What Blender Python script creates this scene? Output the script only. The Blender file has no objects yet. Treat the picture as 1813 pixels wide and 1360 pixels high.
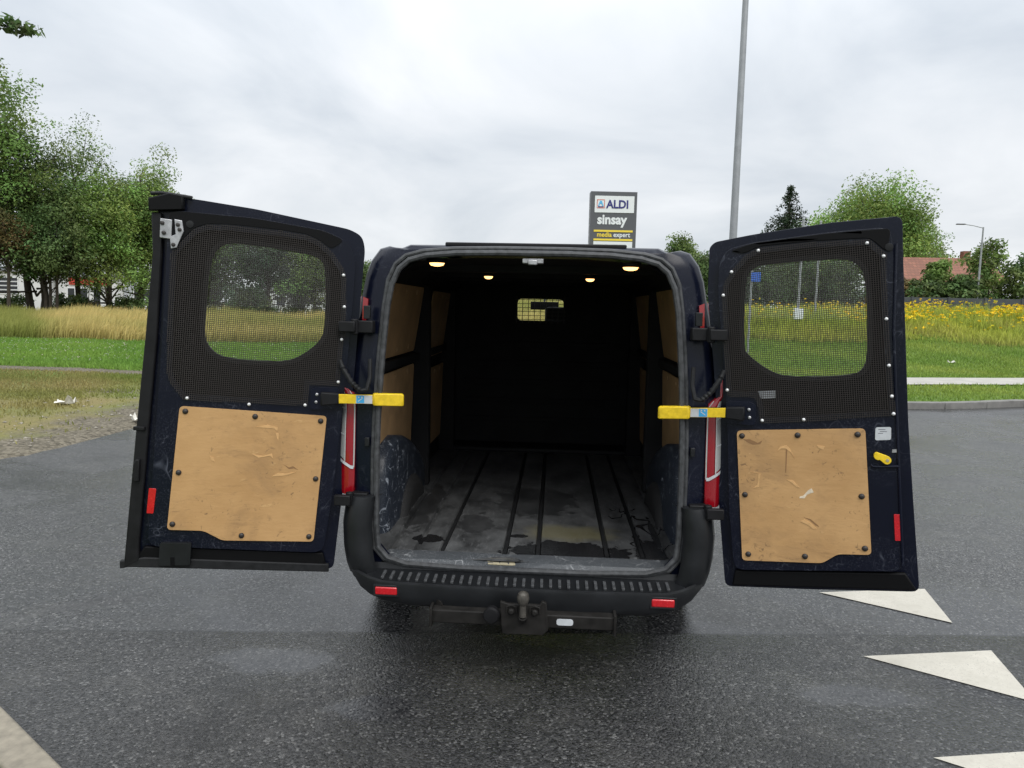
import bpy, math, random
import numpy as np
from mathutils import Vector, Matrix, geometry
R = math.radians
random.seed(7); RNG = np.random.default_rng(7)
S = bpy.context.scene
COL = S.collection

# ------------------------------------------------------------------ camera
cam_d = bpy.data.cameras.new('camera'); cam = bpy.data.objects.new('camera', cam_d); COL.objects.link(cam)
cam_d.sensor_width = 36; cam_d.lens = 24.96; cam_d.clip_start = 0.05; cam_d.clip_end = 3000
PITCH, YAW, ROLL, EYE = R(6.06), R(-3.44), R(1.2), 1.66
fwd = Vector((math.sin(YAW)*math.cos(PITCH), math.cos(YAW)*math.cos(PITCH), -math.sin(PITCH)))
rgt = Vector((math.cos(YAW), -math.sin(YAW), 0)); upv = rgt.cross(fwd)
cr = math.cos(ROLL)*rgt + math.sin(ROLL)*upv; cu = math.cos(ROLL)*upv - math.sin(ROLL)*rgt
m = Matrix((cr, cu, -fwd)).transposed().to_4x4(); m.translation = (0, 0, EYE); cam.matrix_world = m
S.camera = cam

# ------------------------------------------------------------------ world: overcast sky
SUN_EL, SUN_AZ = R(50), R(150)      # behind the camera, high
W = bpy.data.worlds.new('World'); S.world = W; W.use_nodes = True
nt = W.node_tree; nt.nodes.clear()
def N(t, typ, **k):
    n = t.nodes.new(typ)
    for a, v in k.items(): setattr(n, a, v)
    return n
def L(t, a, b): t.links.new(a, b)
wo = N(nt, 'ShaderNodeOutputWorld'); bg = N(nt, 'ShaderNodeBackground'); L(nt, bg.outputs[0], wo.inputs[0])
sky = N(nt, 'ShaderNodeTexSky', sky_type='NISHITA', sun_disc=False, sun_elevation=SUN_EL, sun_rotation=SUN_AZ)
tc = N(nt, 'ShaderNodeTexCoord'); sep = N(nt, 'ShaderNodeSeparateXYZ'); L(nt, tc.outputs['Generated'], sep.inputs[0])
def Mth(t, op, a, b=None, c=None, clamp=False):
    n = N(t, 'ShaderNodeMath', operation=op, use_clamp=clamp)
    for i, v in enumerate((a, b, c)):
        if v is None: continue
        if isinstance(v, (int, float)): n.inputs[i].default_value = v
        else: L(t, v, n.inputs[i])
    return n.outputs[0]
zc = Mth(nt, 'MAXIMUM', sep.outputs[2], 0.0)
den = Mth(nt, 'ADD', zc, 0.30)
px_ = Mth(nt, 'DIVIDE', sep.outputs[0], den); py_ = Mth(nt, 'DIVIDE', sep.outputs[1], den)
cmb = N(nt, 'ShaderNodeCombineXYZ'); L(nt, px_, cmb.inputs[0]); L(nt, py_, cmb.inputs[1])
n1 = N(nt, 'ShaderNodeTexNoise'); n1.inputs['Scale'].default_value = 1.25; n1.inputs['Detail'].default_value = 7; n1.inputs['Roughness'].default_value = 0.52; n1.inputs['Distortion'].default_value = 0.5
L(nt, cmb.outputs[0], n1.inputs['Vector'])
rp = N(nt, 'ShaderNodeValToRGB'); L(nt, n1.outputs['Fac'], rp.inputs[0])
e = rp.color_ramp.elements
e[0].position = 0.30; e[0].color = (0.50, 0.545, 0.60, 1)
e[1].position = 0.66; e[1].color = (0.80, 0.82, 0.845, 1)
q = e.new(0.46); q.color = (0.64, 0.675, 0.715, 1)
q = e.new(0.56); q.color = (0.72, 0.745, 0.775, 1)
# overcast skies grow steadily brighter towards the zenith
s2 = Mth(nt, 'POWER', zc, 2.0)
gr = Mth(nt, 'MULTIPLY_ADD', s2, 2.1, 0.99)
mul = N(nt, 'ShaderNodeMix', data_type='RGBA', blend_type='MULTIPLY'); mul.inputs[0].default_value = 1
L(nt, rp.outputs[0], mul.inputs[6]); gc = N(nt, 'ShaderNodeCombineXYZ')
for i in range(3): L(nt, gr, gc.inputs[i])
L(nt, gc.outputs[0], mul.inputs[7])
ns = N(nt, 'ShaderNodeMix', data_type='RGBA', blend_type='MULTIPLY'); ns.inputs[0].default_value = 1
L(nt, sky.outputs[0], ns.inputs[6]); ns.inputs[7].default_value = (0.09, 0.09, 0.09, 1)
mx = N(nt, 'ShaderNodeMix', data_type='RGBA'); mx.inputs[0].default_value = 0.93
L(nt, ns.outputs[2], mx.inputs[6]); L(nt, mul.outputs[2], mx.inputs[7]); L(nt, mx.outputs[2], bg.inputs[0]); bg.inputs[1].default_value = 1.0

sd = bpy.data.lights.new('sun', 'SUN'); sd.energy = 1.5; sd.angle = R(35); sd.color = (1, 0.97, 0.92)
so = bpy.data.objects.new('sun', sd); COL.objects.link(so)
sdir = Vector((math.sin(SUN_AZ)*math.cos(SUN_EL), math.cos(SUN_AZ)*math.cos(SUN_EL), math.sin(SUN_EL)))
so.rotation_euler = (-sdir).to_track_quat('-Z', 'Y').to_euler(); so.location = (0, -10, 20)
S.view_settings.view_transform = 'Standard'; S.view_settings.look = 'None'; S.view_settings.gamma = 1; S.view_settings.exposure = 0.22
S.render.engine = 'CYCLES'
S.cycles.max_bounces = 8; S.cycles.transparent_max_bounces = 24

# ------------------------------------------------------------------ materials
MATS = {}
def newmat(name):
    mt = bpy.data.materials.new(name); mt.use_nodes = True; MATS[name] = mt
    return mt, mt.node_tree, mt.node_tree.nodes['Principled BSDF']
def setp(b, **k):
    for a, v in k.items(): b.inputs[a.replace('_', ' ')].default_value = v
def plain(name, col, rough=0.5, metal=0.0, coat=0.0, spec=0.5, emit=None, es=0, bump=0, bscale=60, var=0.0):
    mt, t, b = newmat(name)
    setp(b, Base_Color=(*col, 1), Roughness=rough, Metallic=metal, Coat_Weight=coat, Specular_IOR_Level=spec)
    if emit: setp(b, Emission_Color=(*emit, 1), Emission_Strength=es)
    if bump or var:
        n = noise(t, bscale, 5, obj=True)
        if bump: bumpn(t, b, n, bump)
        if var:
            mixc(t, b.inputs['Base Color'], ramp(t, n, 0.3, 0.7), (*[c*(1-var) for c in col], 1), (*[min(1, c*(1+var)) for c in col], 1))
            r2 = Mth(t, 'MULTIPLY_ADD', n, 0.25, rough-0.1); L(t, r2, b.inputs['Roughness'])
    return mt
def coords(t, scale=(1, 1, 1), rot=(0, 0, 0)):
    c = N(t, 'ShaderNodeTexCoord'); mp = N(t, 'ShaderNodeMapping'); mp.inputs['Scale'].default_value = scale; mp.inputs['Rotation'].default_value = rot
    L(t, c.outputs['Object'], mp.inputs[0]); return mp.outputs[0]
def noise(t, scale, detail=4, rough=0.55, obj=True, vec=None, stretch=(1, 1, 1), dist=0.0, rot=(0, 0, 0)):
    n = N(t, 'ShaderNodeTexNoise'); n.inputs['Scale'].default_value = scale; n.inputs['Detail'].default_value = detail
    n.inputs['Roughness'].default_value = rough; n.inputs['Distortion'].default_value = dist
    L(t, vec if vec is not None else coords(t, stretch, rot), n.inputs['Vector']); return n.outputs['Fac']
def ramp(t, v, lo, hi):
    n = N(t, 'ShaderNodeMapRange'); n.inputs[1].default_value = lo; n.inputs[2].default_value = hi
    L(t, v, n.inputs[0]); return n.outputs[0]
def mixc(t, sock, fac, a, b):
    n = N(t, 'ShaderNodeMix', data_type='RGBA')
    if isinstance(fac, (int, float)): n.inputs[0].default_value = fac
    else: L(t, fac, n.inputs[0])
    for i, v in ((6, a), (7, b)):
        if isinstance(v, tuple): n.inputs[i].default_value = v
        else: L(t, v, n.inputs[i])
    if sock is not None: L(t, n.outputs[2], sock)
    return n.outputs[2]
def bumpn(t, b, h, strength, dist=0.01, normal=None):
    n = N(t, 'ShaderNodeBump'); n.inputs['Strength'].default_value = strength; n.inputs['Distance'].default_value = dist
    L(t, h, n.inputs['Height'])
    if normal is not None: L(t, normal, n.inputs['Normal'])
    L(t, n.outputs[0], b.inputs['Normal']); return n.outputs[0]

def mat_asphalt():
    mt, t, b = newmat('asphalt')
    v = N(t, 'ShaderNodeTexVoronoi', feature='F1'); v.inputs['Scale'].default_value = 105; L(t, coords(t), v.inputs['Vector'])
    fine = noise(t, 220, 3); med = noise(t, 38, 5, 0.7); big = noise(t, 0.9, 4, 0.6, dist=0.4); wetn = noise(t, 0.75, 5, 0.6, dist=0.9)
    # stone speckle
    sp = N(t, 'ShaderNodeSeparateColor'); L(t, v.outputs['Color'], sp.inputs[0])
    spk = ramp(t, sp.outputs[0], 0.86, 1.0)
    c1 = mixc(t, None, ramp(t, Mth(t, 'ADD', Mth(t, 'MULTIPLY', med, .5), Mth(t, 'MULTIPLY', sp.outputs[1], .5)), 0.25, 0.75), (0.007, 0.007, 0.008, 1), (0.068, 0.067, 0.067, 1))
    c2 = mixc(t, None, Mth(t, 'MULTIPLY', spk, 0.75), c1, (0.22, 0.217, 0.21, 1))
    # older, coarser surface on the near side of the seam
    cc = N(t, 'ShaderNodeTexCoord'); se = N(t, 'ShaderNodeSeparateXYZ'); L(t, cc.outputs['Object'], se.inputs[0])
    wob = Mth(t, 'MULTIPLY', noise(t, 6, 3), 0.03)
    s = Mth(t, 'ADD', Mth(t, 'SUBTRACT', se.outputs[1], Mth(t, 'MULTIPLY_ADD', se.outputs[0], 0.094, 3.526)), wob)
    near = ramp(t, s, 0.01, -0.02)
    c3 = mixc(t, None, Mth(t, 'MULTIPLY', near, 0.18), c2, (0.020, 0.021, 0.023, 1))
    line = ramp(t, Mth(t, 'ABSOLUTE', s), 0.014, 0.003)
    c4 = mixc(t, None, Mth(t, 'MULTIPLY', line, 0.6), c3, (0.012, 0.012, 0.013, 1))
    oil = noise(t, 1.3, 4, .6, dist=.5); c4 = mixc(t, None, Mth(t, 'MULTIPLY', ramp(t, oil, .56, .70), .55), c4, (.014, .014, .015, 1))
    grit = noise(t, 2.3, 5, .7); c4 = mixc(t, None, Mth(t, 'MULTIPLY', ramp(t, grit, .52, .75), .35), c4, (.115, .11, .10, 1))
    ck = noise(t, 1.1, 6, .62, dist=.3); crk = Mth(t, 'MULTIPLY', ramp(t, Mth(t, 'ABSOLUTE', Mth(t, 'SUBTRACT', ck, .5)), .0022, .0006), ramp(t, noise(t, .5, 2), .52, .60)); c4 = mixc(t, None, Mth(t, 'MULTIPLY', crk, .8), c4, (.008, .008, .008, 1))
    pd = None
    for (x_, y_, sx_, sy_) in ((-1.28, 3.10, .30, .13), (-.72, 2.75, .20, .09), (1.35, 3.05, .30, .10)):
        m2 = N(t, 'ShaderNodeMapping'); m2.vector_type = 'TEXTURE'; m2.inputs['Location'].default_value = (x_, y_, 0); m2.inputs['Scale'].default_value = (sx_, sy_, 1)
        L(t, cc.outputs['Object'], m2.inputs[0]); l2 = N(t, 'ShaderNodeVectorMath', operation='LENGTH'); L(t, m2.outputs[0], l2.inputs[0])
        k_ = ramp(t, Mth(t, 'ADD', l2.outputs['Value'], Mth(t, 'MULTIPLY_ADD', noise(t, 7, 4, .6), 1.2, -.6)), 1.15, .75); pd = k_ if pd is None else Mth(t, 'MAXIMUM', pd, k_)
    wet = Mth(t, 'MAXIMUM', ramp(t, wetn, 0.40, 0.58), pd)
    mixc(t, b.inputs['Base Color'], Mth(t, 'MULTIPLY', wet, 0.35), c4, (0.018, 0.019, 0.021, 1))
    r0 = Mth(t, 'MULTIPLY_ADD', wet, -0.18, 0.36); L(t, Mth(t, 'ADD', r0, Mth(t, 'MULTIPLY', Mth(t, 'SUBTRACT', big, 0.5), 0.18)), b.inputs['Roughness'])
    setp(b, Specular_IOR_Level=0.5)
    hh = Mth(t, 'ADD', Mth(t, 'MULTIPLY_ADD', sp.outputs[2], .35, Mth(t, 'MULTIPLY', v.outputs['Distance'], -1.0)), Mth(t, 'MULTIPLY', fine, 0.6))
    st = Mth(t, 'MULTIPLY_ADD', wet, -0.10, Mth(t, 'MULTIPLY_ADD', near, 0.28, 0.26))
    st = Mth(t, 'MULTIPLY', st, Mth(t, 'MULTIPLY_ADD', pd, -0.6, 1.0))
    n = N(t, 'ShaderNodeBump'); n.inputs['Distance'].default_value = 0.009; L(t, st, n.inputs['Strength']); L(t, hh, n.inputs['Height']); L(t, n.outputs[0], b.inputs['Normal'])
mat_asphalt()

def mat_paint(name, base, dust=(0.11, 0.12, 0.15), amount=0.5, rough=0.28, lo_=(.40,.62), dw=.65):
    mt, t, b = newmat(name)
    lo = noise(t, 3.2, 4, 0.6); dustn = noise(t, 160, 3, 0.7); k = None
    for sc_, st_, rt in ((7, (1, 1, .5), (.3, .5, 0)), (11, (.6, .6, 1.5), (.9, -.4, .3)), (17, (1.2, 1.2, .3), (-.5, .2, .6))):
        n_ = noise(t, sc_, 2, 0.5, stretch=st_, rot=rt, dist=0.3); ln = ramp(t, Mth(t, 'ABSOLUTE', Mth(t, 'SUBTRACT', n_, 0.5)), 0.010, 0.0)
        ln = Mth(t, 'MULTIPLY', ln, ramp(t, noise(t, sc_*1.7, 2, 0.5, rot=rt), 0.50, 0.62)); k = ln if k is None else Mth(t, 'MAXIMUM', k, ln)
    k = Mth(t, 'MAXIMUM', Mth(t, 'MULTIPLY', k, 0.8), Mth(t, 'MULTIPLY', ramp(t, dustn, 0.52, 0.80), dw)); k = Mth(t, 'MULTIPLY', Mth(t, 'MULTIPLY', k, ramp(t, lo, *lo_)), amount)
    mixc(t, b.inputs['Base Color'], k, (*base, 1), (*dust, 1))
    L(t, Mth(t, 'MULTIPLY_ADD', k, 0.5, rough), b.inputs['Roughness']); setp(b, Coat_Weight=0.10, Coat_Roughness=0.12, Specular_IOR_Level=0.22)
mat_paint('navy_paint', (0.0028, 0.0042, 0.0125))
mat_paint('navy_scuffed', (0.0030, 0.0042, 0.0115), dust=(.10,.11,.14), amount=.75, rough=0.30)
mat_paint('navy_arch', (0.020, 0.025, 0.036), dust=(0.40, 0.44, 0.50), amount=1.0, rough=0.4, lo_=(.25,.5), dw=.22)

def mat_ply():
    mt, t, b = newmat('plywood')
    gr = noise(t, 4, 5, 0.6, stretch=(1, 1, 1.6)); gr2 = noise(t, 60, 3, 0.6, stretch=(0.25, 0.25, 3)); st = noise(t, 5.5, 5, 0.65, dist=0.7); sc = noise(t, 22, 4, 0.6, dist=0.4, stretch=(.5, .5, 1.4)); sm = noise(t, 34, 4, 0.7, stretch=(0.5, 0.5, 1.6), dist=1.0)
    c = mixc(t, None, ramp(t, gr, 0.3, 0.7), (0.42, 0.240, 0.095, 1), (0.52, 0.310, 0.132, 1))
    c = mixc(t, None, Mth(t, 'MULTIPLY', ramp(t, gr2, 0.45, 0.7), 0.08), c, (0.38, 0.20, 0.075, 1))
    c = mixc(t, None, Mth(t, 'MULTIPLY', ramp(t, st, 0.50, 0.72), 0.50), c, (0.28, 0.165, 0.075, 1))
    fk = noise(t, 48, 3, 0.6, dist=.8); c = mixc(t, None, Mth(t, 'MULTIPLY', Mth(t, 'MULTIPLY', ramp(t, fk, 0.62, 0.70), ramp(t, noise(t, 6, 3), .45, .6)), .75), c, (0.15, 0.09, 0.045, 1))
    hl = noise(t, 13, 4, .7, stretch=(.35, .35, 2.2)); c = mixc(t, None, Mth(t, 'MULTIPLY', ramp(t, hl, .60, .72), .35), c, (0.24, 0.14, 0.065, 1))
    c = mixc(t, None, Mth(t, 'MULTIPLY', Mth(t, 'MULTIPLY', ramp(t, sm, 0.58, 0.72), ramp(t, st, 0.42, 0.6)), 0.7), c, (0.16, 0.095, 0.05, 1))
    mixc(t, b.inputs['Base Color'], Mth(t, 'MULTIPLY', ramp(t, sc, 0.66, 0.72), 0.5), c, (0.62, 0.40, 0.18, 1))
    setp(b, Roughness=0.55); bumpn(t, b, Mth(t, 'ADD', Mth(t, 'MULTIPLY', gr2, .3), Mth(t, 'MULTIPLY', sc, 2.0)), 0.15, 0.004)
mat_ply()
plain('ply_pale', (.57,.34,.145), .7, var=.15, bscale=30)
plain('ply_crack', (.24,.13,.055), .8)
plain('chalk', (.58,.50,.38), .8, var=.3, bscale=50)
plain('ply_inner', (0.36, 0.225, 0.11), 0.65, var=0.2, bscale=7)

def mat_floor():
    mt, t, b = newmat('cargo_floor')
    a = noise(t, 4, 6, 0.65, stretch=(1.4, 0.8, 1)); f = noise(t, 50, 4, 0.7, stretch=(1, 0.3, 1)); st = noise(t, 1.9, 4, 0.6, dist=0.9)
    c = mixc(t, None, ramp(t, a, 0.3, 0.7), (0.020, 0.021, 0.022, 1), (0.115, 0.118, 0.120, 1))
    c = mixc(t, None, Mth(t, 'MULTIPLY', ramp(t, f, 0.55, 0.75), 0.45), c, (0.20, 0.205, 0.21, 1))
    # dry dusty stain with an olive tint
    cc = N(t, 'ShaderNodeTexCoord'); mp = N(t, 'ShaderNodeMapping'); mp.inputs['Location'].default_value = (-0.20, -0.47, 0); mp.inputs['Scale'].default_value = (1, 1.9, 1); mp.vector_type = 'TEXTURE'
    mp.inputs['Scale'].default_value = (0.30, 0.16, 1); mp.inputs['Location'].default_value = (0.20, 0.50, 0.5)
    L(t, cc.outputs['Object'], mp.inputs[0]); ln = N(t, 'ShaderNodeVectorMath', operation='LENGTH'); L(t, mp.outputs[0], ln.inputs[0])
    d = Mth(t, 'ADD', ln.outputs['Value'], Mth(t, 'MULTIPLY_ADD', noise(t, 9, 4), 1.0, -0.5))
    c = mixc(t, None, Mth(t, 'MULTIPLY', ramp(t, d, 1.0, 0.55), 0.55), c, (0.15, 0.135, 0.065, 1))
    # wet patches near the sill, each with a shape of its own
    acc = None
    for (x, y, sx, sy, w) in ((0.20, 0.20, 0.33, 0.17, 1), (-0.30, 0.62, 0.10, 0.20, .5), (0.02, 1.1, 0.25, 0.35, .5), (-.62, .9, .08, .5, .6), (0.30, 0.07, 0.14, 0.05, 1), (-0.50, 0.33, 0.09, 0.07, 1), (0.60, 0.22, 0.08, 0.20, 0.9), (-0.05, 0.42, 0.05, 0.03, 1), (0.56, 0.33, 0.025, 0.26, 0.8), (0.45, 0.10, 0.03, 0.12, 0.9), (0.66, 0.55, 0.02, 0.30, 0.8)):
        m2 = N(t, 'ShaderNodeMapping'); m2.vector_type = 'TEXTURE'; m2.inputs['Location'].default_value = (x, y, 0.5); m2.inputs['Scale'].default_value = (sx, sy, 1)
        L(t, cc.outputs['Object'], m2.inputs[0]); l2 = N(t, 'ShaderNodeVectorMath', operation='LENGTH'); L(t, m2.outputs[0], l2.inputs[0])
        d2 = Mth(t, 'ADD', l2.outputs['Value'], Mth(t, 'MULTIPLY_ADD', noise(t, 11, 4, 0.6, dist=0.5), 1.6, -0.8))
        k = Mth(t, 'MULTIPLY', ramp(t, d2, 1.0, 0.9), w); acc = k if acc is None else Mth(t, 'MAXIMUM', acc, k)
    sx_ = N(t, 'ShaderNodeSeparateXYZ'); L(t, cc.outputs['Object'], sx_.inputs[0])
    tr_ = noise(t, 3.2, 2, .5, stretch=(1.6, .8, 1), dist=.6); tl_ = ramp(t, Mth(t, 'ABSOLUTE', Mth(t, 'SUBTRACT', tr_, .5)), .018, .010)
    tl_ = Mth(t, 'MULTIPLY', Mth(t, 'MULTIPLY', tl_, ramp(t, sx_.outputs[0], .38, .46)), ramp(t, sx_.outputs[1], 1.3, .9)); acc = Mth(t, 'MAXIMUM', acc, tl_)
    mixc(t, b.inputs['Base Color'], Mth(t, 'MULTIPLY', acc, 0.9), c, (0.008, 0.008, 0.009, 1))
    L(t, Mth(t, 'MULTIPLY_ADD', acc, -0.38, 0.55), b.inputs['Roughness']); setp(b, Specular_IOR_Level=0.45); bumpn(t, b, f, 0.2, 0.003)
mat_floor()
mat_paint('sill_worn', (0.055, 0.06, 0.066), dust=(.42,.43,.44), amount=.9, rough=.45, lo_=(.3,.55))
plain('rubber', (0.012, 0.0125, 0.0135), 0.6, spec=.25, var=0.35, bscale=30)
plain('seal_rubber', (0.045, 0.047, 0.050), 0.55, var=0.5, bscale=40)
plain('black_plastic', (0.007, 0.007, 0.008), 0.55, spec=.25, var=0.3, bscale=18, bump=0.1)
plain('bumper_plastic', (0.011, 0.012, 0.0135), 0.36, spec=.3, var=0.25, bscale=9, bump=0.12)
plain('header_plastic', (0.003, 0.003, 0.0035), 0.6, spec=.15)
plain('liner', (0.013, 0.013, 0.014), 0.75, spec=.2, var=0.4, bscale=5)
plain('steel_dark', (0.014, 0.013, 0.012), 0.6, spec=.2, var=0.4, bscale=25)
plain('ball_steel', (0.085, 0.078, 0.068), 0.5, metal=0.5, var=0.3, bscale=40)
plain('zinc', (0.42, 0.42, 0.43), 0.42, metal=0.75, var=0.25, bscale=35)
plain('screw_white', (0.72, 0.72, 0.72), 0.35, metal=0.2)
plain('wire_mesh', (0.045, 0.040, 0.037), 0.7, spec=.2)
plain('bolt_black', (0.022, 0.018, 0.016), 0.5)
plain('yellow_plastic', (0.74, 0.51, 0.014), 0.45, var=0.16, bscale=45, bump=.15)
plain('label_white', (0.50, 0.52, 0.54), 0.5, var=0.08, bscale=40)
plain('label_ink', (0.06, 0.06, 0.07), 0.6)
plain('label_blue', (0.04, 0.33, 0.62), 0.5)
plain('label_tan', (0.34, 0.30, 0.20), 0.6, var=0.2, bscale=30)
plain('reflector_red', (0.48, 0.006, 0.012), 0.22, coat=0.6, var=0.15, bscale=120)
plain('lamp_red', (0.27, 0.004, 0.010), 0.12, coat=1.0)
plain('lamp_clear', (0.42, 0.43, 0.42), 0.18, coat=1.0, bump=0.25, bscale=160)
plain('lamp_lit', (1, 0.8, 0.5), 0.4, emit=(1.0, 0.52, 0.17), es=3.2)
plain('tyre', (0.014, 0.014, 0.015), 0.8, bump=0.2, bscale=40)
plain('wheel_steel', (0.16, 0.165, 0.17), 0.45, metal=0.6)
plain('seat_fabric', (0.02, 0.02, 0.023), 0.9)
plain('galvanised', (0.30, 0.31, 0.325), 0.5, metal=0.35, var=0.12, bscale=6)
plain('sign_grey', (0.085, 0.088, 0.098), 0.45)
plain('sign_white', (0.72, 0.74, 0.76), 0.45)
plain('sign_navy', (0.022, 0.022, 0.16), 0.45)
plain('sign_cyan', (0.10, 0.42, 0.70), 0.45)
plain('sign_red', (0.55, 0.10, 0.05), 0.45)
plain('sign_yellow', (0.80, 0.60, 0.06), 0.45)
plain('parking_blue', (0.02, 0.11, 0.50), 0.4)
def mat_roadpaint():
    mt, t, b = newmat('road_paint'); a = noise(t, 5, 5, .65); f = noise(t, 170, 3, .7); w = noise(t, 42, 4, .7)
    c = mixc(t, None, ramp(t, a, .35, .7), (.42, .395, .335, 1), (.53, .50, .43, 1)); c = mixc(t, None, Mth(t, 'MULTIPLY', ramp(t, w, .52, .72), .45), c, (.33, .30, .25, 1))
    mixc(t, b.inputs['Base Color'], Mth(t, 'MULTIPLY', ramp(t, f, .60, .68), ramp(t, a, .42, .60)), c, (.09, .09, .09, 1)); setp(b, Roughness=.55); bumpn(t, b, f, .35, .004)
mat_roadpaint()
plain('kerb_concrete', (0.23, 0.205, 0.16), 0.85, var=0.22, bscale=22, bump=0.4)
plain('kerb_far', (0.17, 0.165, 0.155), 0.85, var=0.25, bscale=5, bump=0.3)
plain('path_concrete', (0.36, 0.345, 0.31), 0.85, var=0.15, bscale=2.5)
plain('wall_white', (0.60, 0.61, 0.62), 0.8, var=0.08, bscale=0.6)
plain('wall_grey', (0.40, 0.42, 0.45), 0.8, var=0.1, bscale=0.6)
plain('roof_grey', (0.22, 0.23, 0.25), 0.7)
plain('fascia_red', (0.50, 0.05, 0.035), 0.6)
plain('wall_cream', (0.45, 0.40, 0.32), 0.85, var=0.12, bscale=1.2)
plain('window_dark', (0.018, 0.02, 0.024), 0.12)
plain('car_white', (0.70, 0.71, 0.72), 0.3, coat=0.7)
plain('fence_panel', (0.060, 0.065, 0.070), 0.85, var=0.3, bscale=1.3)
plain('bark', (0.055, 0.045, 0.034), 0.95, bump=0.6, bscale=14, var=0.35)
plain('paper', (0.68, 0.66, 0.60), 0.8, var=0.1, bscale=20)
plain('stone_pale', (0.26, 0.235, 0.19), 0.9, var=0.25, bscale=12)
plain('flower_yellow', (0.78, 0.50, 0.015), 0.8)
plain('petal_white', (0.70, 0.70, 0.62), 0.8)

def mat_rooftile():
    mt, t, b = newmat('roof_tile')
    br = N(t, 'ShaderNodeTexBrick'); br.inputs['Scale'].default_value = 1.0; br.inputs['Brick Width'].default_value = 0.26; br.inputs['Row Height'].default_value = 0.22; br.inputs['Mortar Size'].default_value = 0.02
    br.inputs['Color1'].default_value = (0.24, 0.095, 0.06, 1); br.inputs['Color2'].default_value = (0.16, 0.065, 0.045, 1); br.inputs['Mortar'].default_value = (0.10, 0.045, 0.03, 1)
    L(t, coords(t, (1, 1, 1), (R(90), 0, 0)), br.inputs['Vector']); nn = noise(t, 1.3, 4)
    mixc(t, b.inputs['Base Color'], Mth(t, 'MULTIPLY', nn, 0.5), br.outputs['Color'], (0.26, 0.13, 0.085, 1)); setp(b, Roughness=0.85)
mat_rooftile()

def mat_glass(name, tint, rough=0.02):
    mt, t, b = newmat(name); t.nodes.remove(b)
    o = t.nodes['Material Output']; tr = N(t, 'ShaderNodeBsdfTransparent'); tr.inputs[0].default_value = (*tint, 1)
    gl = N(t, 'ShaderNodeBsdfGlossy'); gl.inputs['Roughness'].default_value = rough
    fr = N(t, 'ShaderNodeLayerWeight'); mxs = N(t, 'ShaderNodeMixShader')
    L(t, Mth(t, 'MULTIPLY_ADD', Mth(t, 'POWER', fr.outputs['Facing'], 5.0), 0.9, 0.045), mxs.inputs[0]); L(t, tr.outputs[0], mxs.inputs[1]); L(t, gl.outputs[0], mxs.inputs[2]); L(t, mxs.outputs[0], o.inputs[0])
mat_glass('door_glass', (0.95, 0.97, 0.96)); mat_glass('wind_glass', (0.92, 0.97, 0.95))

def mat_leaf(name, trans=0.35, rough=0.6):
    mt, t, b = newmat(name)
    at = N(t, 'ShaderNodeAttribute', attribute_name='col'); L(t, at.outputs['Color'], b.inputs['Base Color']); setp(b, Roughness=rough, Specular_IOR_Level=0.25)
    o = t.nodes['Material Output']; tl = N(t, 'ShaderNodeBsdfTranslucent'); L(t, at.outputs['Color'], tl.inputs[0])
    ms = N(t, 'ShaderNodeMixShader'); ms.inputs[0].default_value = trans
    L(t, b.outputs[0], ms.inputs[1]); L(t, tl.outputs[0], ms.inputs[2]); L(t, ms.outputs[0], o.inputs[0])
mat_leaf('leaf'); mat_leaf('grass_blade', 0.3, 0.7)

def mat_ground():
    mt, t, b = newmat('ground')
    at = N(t, 'ShaderNodeAttribute', attribute_name='zone'); sp = N(t, 'ShaderNodeSeparateColor'); L(t, at.outputs['Color'], sp.inputs[0])
    n1 = noise(t, 1.7, 6, 0.65); n2 = noise(t, 26, 5, 0.7); n3 = noise(t, 0.35, 4)
    gravel = Mth(t, 'ADD', sp.outputs[0], Mth(t, 'MULTIPLY_ADD', n1, 1.1, -0.55)); gk = ramp(t, gravel, 0.35, 0.65)
    dry = ramp(t, Mth(t, 'ADD', sp.outputs[1], Mth(t, 'MULTIPLY_ADD', n3, 0.8, -0.4)), 0.2, 0.9)
    g = mixc(t, None, ramp(t, n2, 0.3, 0.7), (0.075, 0.125, 0.030, 1), (0.15, 0.22, 0.050, 1))
    d = mixc(t, None, ramp(t, n2, 0.3, 0.7), (0.15, 0.125, 0.055, 1), (0.27, 0.225, 0.10, 1))
    c = mixc(t, None, dry, g, d)
    v = N(t, 'ShaderNodeTexVoronoi'); v.inputs['Scale'].default_value = 28; L(t, coords(t), v.inputs['Vector'])
    s2 = N(t, 'ShaderNodeSeparateColor'); L(t, v.outputs['Color'], s2.inputs[0])
    gr = mixc(t, None, s2.outputs[0], (0.075, 0.066, 0.050, 1), (0.21, 0.185, 0.14, 1))
    mixc(t, b.inputs['Base Color'], gk, c, gr); setp(b, Roughness=0.95, Specular_IOR_Level=0.15)
    bumpn(t, b, Mth(t, 'ADD', n2, v.outputs['Distance']), 0.6, 0.03)
mat_ground()

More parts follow.
